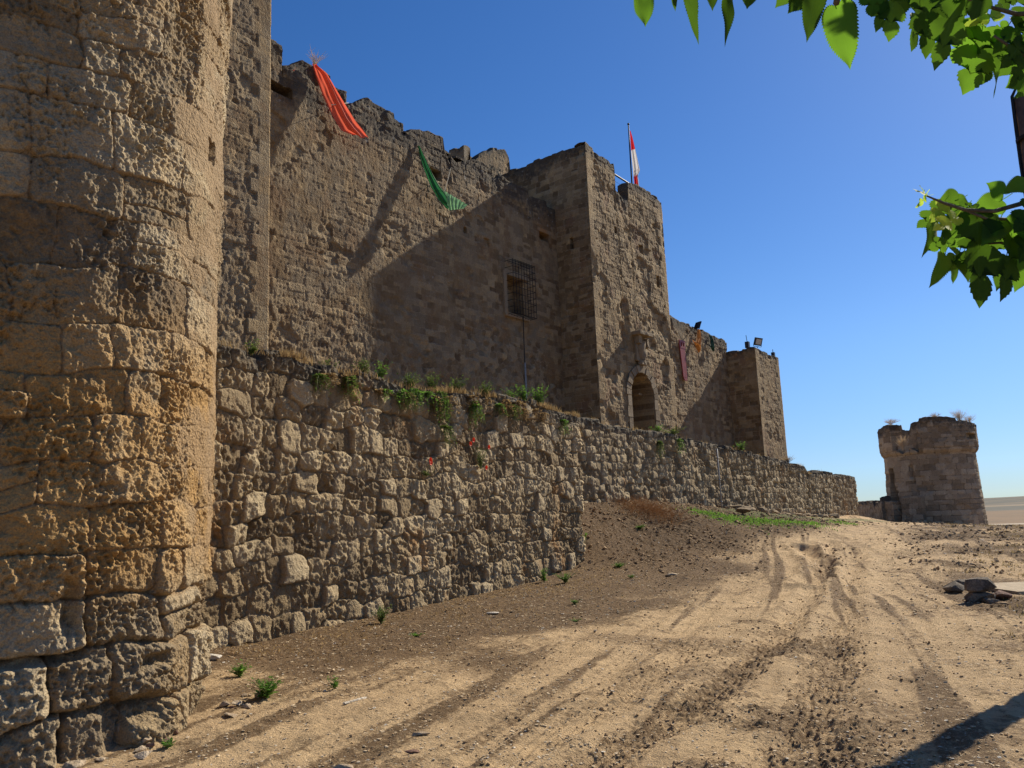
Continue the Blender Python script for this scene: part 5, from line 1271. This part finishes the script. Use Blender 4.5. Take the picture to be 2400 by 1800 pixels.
wisp(dep(2272, 996, 60), .85, .6, 36, 'second bare shrub at the far right of the ruined tower rim', 3, r=.009)
wisp(dep(2190, 981, 59.5), .35, .8, 16, 'sparse low twigs on the middle of the ruined tower rim', 4, r=.012)
wisp(dep(2088, 995, 59.5), .35, .7, 26, 'dry grass tuft on the left stub of the ruined tower rim', 5, r=.012)
q = dep(2117, 1056, 57.5); wisp(q, 1.1, .55, 60, 'straw-coloured tuft growing in the broken notch of the ruined tower', 6, M_wisp, r=.014)
q = gp(1520, 1205); wisp(q+zv*.0, .30, .75, 260, 'tangled reddish dry bush on the bank against the small-stone wall', 7, M_strawb, r=.005, jit=.55)
q = gp(1560, 1218); 
m = MB(); rr = random.Random(3)
for i in range(40):
    a = rr.uniform(0, 1); c = q+np.array([rr.gauss(0, .35), rr.gauss(0, .5), .03]); d = np.array([rr.uniform(.1, .6), rr.uniform(-.6, .1), 0]); c[2] = float(gz(c[0], c[1])[0])+.03; e_ = c+d; e_[2] = float(gz(e_[0], e_[1])[0])+.02+.05*rr.random()
    m.tube([c, (c+e_)/2+zv*.04, e_], .006, 4)
props(m.build('straw_pile', M_straw, None, tuple(q)), 'pale broken straw lying below the dry bush on the bank', 'straw')

pts = []
while len(pts) < 2600:
    s_ = rg.uniform(-.5, 16); d_ = abs(rg.normal(0, 1.5))+.08; q = W1a+W1d*s_+W1n*d_
    if s_ > 11.5: q = W2a+W2d*(s_-11.5)*1.8+W2n*(abs(rg.normal(0, 2.0))+.2)
    if vn(np.array(q[0]*1.7), np.array(q[1]*1.7), 71) < .42: continue
    pts.append((q[0], q[1], 0))
pts = np.array(pts); pts[:, 2] = gz(pts[:, 0], pts[:, 1])+.004
o = blades(pts, rg.uniform(.015, .05, len(pts)), M_dry, 'dry_litter', .012, 3.5, 15); props(o, 'scattered dry stalks and litter on the brown soil beside the low wall', 'plant litter', kind='stuff')
# ------------------------------------------------------------------ rocks, rubble, gravel
def hull(seed, n=16, sq=(1, 1, .7)):
    rr = random.Random(seed); bm = bmesh.new()
    for i in range(n):
        v = Vector((rr.gauss(0, 1), rr.gauss(0, 1), rr.gauss(0, 1))).normalized()*rr.uniform(.8, 1.1); bm.verts.new((v.x*sq[0], v.y*sq[1], v.z*sq[2]))
    bmesh.ops.convex_hull(bm, input=bm.verts[:]); bmesh.ops.delete(bm, geom=[v for v in bm.verts if not v.link_faces], context='VERTS')
    return bm
def M_rockf(name, c1, c2): 
    t = NT(name); n = t.noise(5, 6, .65); f = t.noise(40, 4); t.col(t.mix(t.rng(t.math('ADD', n, t.math('MULTIPLY', f, .3)), .5, .85), c1, c2)); t.nor(t.bump(t.math('ADD', n, t.math('MULTIPLY', f, .4)), .03)); return t.m
M_drk = M_rockf('dark_lichened_rock', (.07, .056, .042), (.26, .20, .14)); M_tan = M_rockf('tan_rock', (.30, .22, .14), (.52, .41, .28)); M_pale = M_rockf('pale_rock', (.45, .40, .32), (.66, .6, .5)); M_rdr = M_rockf('reddish_rock', (.14, .07, .05), (.26, .16, .11)); M_clod = M_rockf('brown_earth_clod', (.30, .19, .095), (.50, .34, .18))
def rock(loc, size, seed, mat, label, cat='rock', group=None, rot=0., name='rock', n=18, sink=.12):
    bm = hull(seed, n); bmesh.ops.triangulate(bm, faces=bm.faces[:])
    bmesh.ops.subdivide_edges(bm, edges=bm.edges[:], cuts=3, use_grid_fill=True)
    V = np.array([v.co[:] for v in bm.verts]); F = [[v.index for v in f.verts] for f in bm.faces]; bm.free()
    l = np.linalg.norm(V, axis=1, keepdims=True); V = V/l*(l*.93+.07*.9)
    V = V*(1+.10*fbm(V[:, 0]*2+V[:, 2]*1.7, V[:, 1]*2-V[:, 2], seed, 4))[:, None]
    c, s_ = math.cos(rot), math.sin(rot); V = V*np.asarray(size)*.5; V = np.stack([V[:, 0]*c-V[:, 1]*s_, V[:, 0]*s_+V[:, 1]*c, V[:, 2]], 1)
    V = V+np.asarray(loc)+zv*size[2]*(.35-sink)
    return props(mk(name, V, F, mat, None, tuple(loc), False), label, cat, group)
def pxr(a0, a1, base): # centre, metres per pixel at the ground point
    q = gp((a0+a1)/2, base); return q, q[1]/FPX
G_ = 'dark rocks piled at the right of the track'
q, k = pxr(2218, 2252, 1388); rock(q, (40*k*1.3, 34*k*1.3, 34*k*1.3), 1, M_drk, 'dark rounded rock at the left end of the rock pile', group=G_)
q, k = pxr(2245, 2292, 1382); rock(q+[0, .25, 0], (66*k*1.3, 30*k*1.3, 34*k*1.3), 2, M_drk, 'long dark slab rock lying at the back of the rock pile', group=G_, rot=.1)
q, k = pxr(2270, 2322, 1412); rock(q, (62*k*1.3, 40*k*1.3, 34*k*1.3), 3, M_drk, 'dark squat base rock under the largest block of the pile', group=G_); rock(q+zv*.24*k*100, (70*k*1.3, 44*k*1.3, 42*k*1.3), 4, M_drk, 'largest dark block resting on top of the rock pile', group=G_, rot=.2)
q, k = pxr(2330, 2364, 1404); rock(q, (38*k*1.3, 30*k*1.3, 28*k*1.3), 5, M_rdr, 'reddish brown rock on the right side of the pile', group=G_)
q, k = pxr(2308, 2336, 1416); rock(q, (30*k*1.3, 26*k*1.3, 24*k*1.3), 6, M_drk, 'small dark rock in front of the reddish one', group=G_)
q, k = pxr(2336, 2362, 1420); rock(q, (24*k*1.3, 22*k*1.3, 14*k*1.3), 12, M_clod, 'low brown rock at the front right of the pile', group=G_)
q, k = pxr(484, 515, 1553); rock(q, (40*k, 30*k, 28*k), 7, M_pale, 'pale squared stone lying between the round tower and the low wall', rot=.3)
q, k = pxr(1136, 1170, 1440); rock(q, (36*k, 16*k, 9*k), 8, M_pale, 'flat white stone on the brown soil near the low wall')
q, k = pxr(1725, 1765, 1208); rock(q+zv*.1, (44*k, 30*k, 22*k), 9, M_outer, 'grey boulder at the foot of the far wall section')
q, k = pxr(780, 830, 1798); rock(q, (52*k, 34*k, 24*k), 10, M_tan, 'tan half-buried stone at the bottom edge of the photo')
q, k = pxr(968, 1005, 1728); rock(q, (44*k, 22*k, 16*k), 11, M_tan, 'flat tan stone on the track above the bottom edge')
q, k = pxr(946, 984, 1772); rock(q, (38*k, 20*k, 14*k), 13, M_rdr, 'reddish broken brick piece on the track near the bottom edge', cat='brick piece')
q, k = pxr(150, 200, 1798); rock(q+[0, 0, -.02], (60*k, 50*k, 34*k), 14, M_tan, 'tan rubble stone at the foot of the round tower')
q, k = pxr(1555, 1590, 1343); rock(q, (34*k, 22*k, 12*k), 15, M_tan, 'small tan stone at the left road edge below the bank')
# ledge of footing stones under the far wall section: each one its own stone
rr = random.Random(8); n_f = 0
for s in np.arange(10.5, 23.5, .62):
    o_ = .30+.25*rr.random(); q = W2a+W2d*s+W2n*o_; z = float(gz(q[0], q[1])[0])
    rock((q[0], q[1], z), (rr.uniform(.6, .95), rr.uniform(.4, .7), rr.uniform(.22, .42)), 200+n_f, M_outer, 'rough footing stone in the ledge along the foot of the far wall section', 'footing stone', 'footing stones along the far wall', rot=math.pi/2-math.atan2(W2d[0], W2d[1])+rr.uniform(-.3, .3), name='footing_stone', n=14); n_f += 1
rr = random.Random(21)
for i in range(34):
    an = math.radians(rr.uniform(-75, 25)); R_ = TR+rr.uniform(.12, .55); x_, y_ = TC[0]+R_*math.cos(an), TC[1]+R_*math.sin(an); s1 = rr.uniform(.04, .13)
    rock((x_, y_, float(gz(x_, y_)[0])), (s1*1.3, s1, s1*.7), 400+i, M_tan if i % 4 else M_rdr, 'small broken stone lying at the foot of the round tower', 'stone', 'broken stones around the round tower foot', rot=rr.uniform(0, 6), name='broken_stone', n=12)
# stick and slab
a, b = gp(806, 1662), gp(857, 1643)
m = MB(); d = (b-a)/np.linalg.norm(b-a); m.box((a+b)/2+zv*.02, (b-a)/2, np.cross(d, zv)*.012, zv*.006)
props(m.build('metal_strip', M_pale, None, tuple(a)), 'thin pale strip lying on the soil near the round tower', 'strip')
a = gp(2322, 1398); b = gp(2330, 1368); z_ = max(a[2], b[2])+.03
m = MB(); m.box(((a[0]+b[0])/2+1.3, (a[1]+b[1])/2, z_-.05), (1.35, .0, 0), (0, (b[1]-a[1])/2, 0), (0, 0, .06))
M_conc = M_rockf('old_concrete', (.36, .28, .18), (.50, .40, .27))
props(m.build('concrete_slab', M_conc, None, ((a[0]+b[0])/2+1.3, (a[1]+b[1])/2, z_-.1)), 'pale flat concrete slab set in the ground behind the rock pile', 'slab')

M_grav = M_rockf('pale_gravel', (.42, .31, .18), (.66, .52, .34))
def scatter(name, P, S, protos, mat, label, cat, seed):
    """one mesh of many little stones"""
    rg = np.random.default_rng(seed); Vs = []; Fs = []; n0 = 0; which = rg.integers(0, len(protos), len(P)); th_ = rg.uniform(0, 6.28, len(P))
    for k, (pv, pf_) in enumerate(protos):
        i = np.where(which == k)[0]
        if not len(i): continue
        c, s_ = np.cos(th_[i]), np.sin(th_[i]); sc = S[i]
        X = (pv[None, :, 0]*c[:, None]-pv[None, :, 1]*s_[:, None])*sc[:, None]; Y = (pv[None, :, 0]*s_[:, None]+pv[None, :, 1]*c[:, None])*sc[:, None]; Z = pv[None, :, 2]*sc[:, None]
        V = np.stack([X, Y, Z], -1)+P[i][:, None, :]; m = len(pv)
        Vs.append(V.reshape(-1, 3)); Fs.append((pf_[None]+(np.arange(len(i))*m)[:, None, None]+n0).reshape(-1, 3)); n0 += len(i)*m
    o = mk(name, np.concatenate(Vs), np.concatenate(Fs), mat, None, (0, 0, 0), False); return props(o, label, cat, kind='stuff')
def proto(seed, n=9, sq=(1, .8, .5)):
    bm = hull(seed, n, sq); bmesh.ops.triangulate(bm, faces=bm.faces[:]); bm.verts.index_update(); V = np.array([v.co[:] for v in bm.verts])*.5; F = np.array([[v.index for v in f.verts] for f in bm.faces]); bm.free(); return V, F
PR = [proto(i+30, 9, (1, .8, .34)) for i in range(7)]; PC = [proto(i+60, 12, (1, .9, .75)) for i in range(7)]
def polar(n, r0_, r1_, seed, dens):
    rg = np.random.default_rng(seed); out = []
    while sum(map(len, out)) < n:
        R = np.exp(rg.uniform(math.log(r0_), math.log(r1_), 20000)); A = rg.uniform(-.62, .62, 20000); x = R*np.sin(A); y = R*np.cos(A)
        k = rg.random(20000) < dens(x, y); out.append(np.stack([x[k], y[k]], 1))
    q = np.concatenate(out)[:n]; return q
def inwall(x, y):
    d1_ = (x-W1a[0])*W1n[0]+(y-W1a[1])*W1n[1]; s1 = (x-W1a[0])*W1d[0]+(y-W1a[1])*W1d[1]; d2 = (x-W2a[0])*W2n[0]+(y-W2a[1])*W2n[1]
    return ((d1_ < .08) & (s1 < 11.8)) | ((d2 < .05)) | (np.hypot(x-TC[0], y-TC[1]) < TR+.1)
def dn(x, y):
    _, soil, clod, _g = ground_detail(x, y)
    return np.where(inwall(x, y), 0, np.clip(.12+.65*soil+.45*sst(-.05, .4, fbm(x*.8, y*.8, 401, 4)), 0, 1))
q = polar(42000, 3.6, 48, 11, dn); R = np.hypot(q[:, 0], q[:, 1]); rg = np.random.default_rng(2)
S = (.007+.030*rg.random(len(q))**6)*(.55+R*.075)**.85*1.25; z = gz(q[:, 0], q[:, 1])
scatter('gravel', np.stack([q[:, 0], q[:, 1], z+S*.08], 1), S, PR, M_grav, 'small loose stones scattered over the track', 'gravel', 1)
q = polar(3200, 3.6, 40, 12, dn); R = np.hypot(q[:, 0], q[:, 1]); S = (.014+.03*rg.random(len(q))**3)*(.5+R*.07); z = gz(q[:, 0], q[:, 1])
scatter('pale_pebbles', np.stack([q[:, 0], q[:, 1], z+S*.1], 1), S, PR, M_pale, 'pale pebbles scattered over the track', 'pebbles', 2)
def dc(x, y):
    _, soil, clod, _g = ground_detail(x, y)
    return np.where(inwall(x, y), 0, np.clip(clod*1.1+.2*soil*(y < 26), 0, 1))
q = polar(22000, 3.6, 45, 13, dc); R = np.hypot(q[:, 0], q[:, 1]); S = (.007+.036*rg.random(len(q))**5)*(.6+R*.05)*(1+.8*(R > 20)); z = gz(q[:, 0], q[:, 1])
scatter('earth_clods', np.stack([q[:, 0], q[:, 1], z+S*.12], 1), S, PC, M_clod, 'crumbled brown earth clods in the ruts and on the bank', 'earth clods', 3)
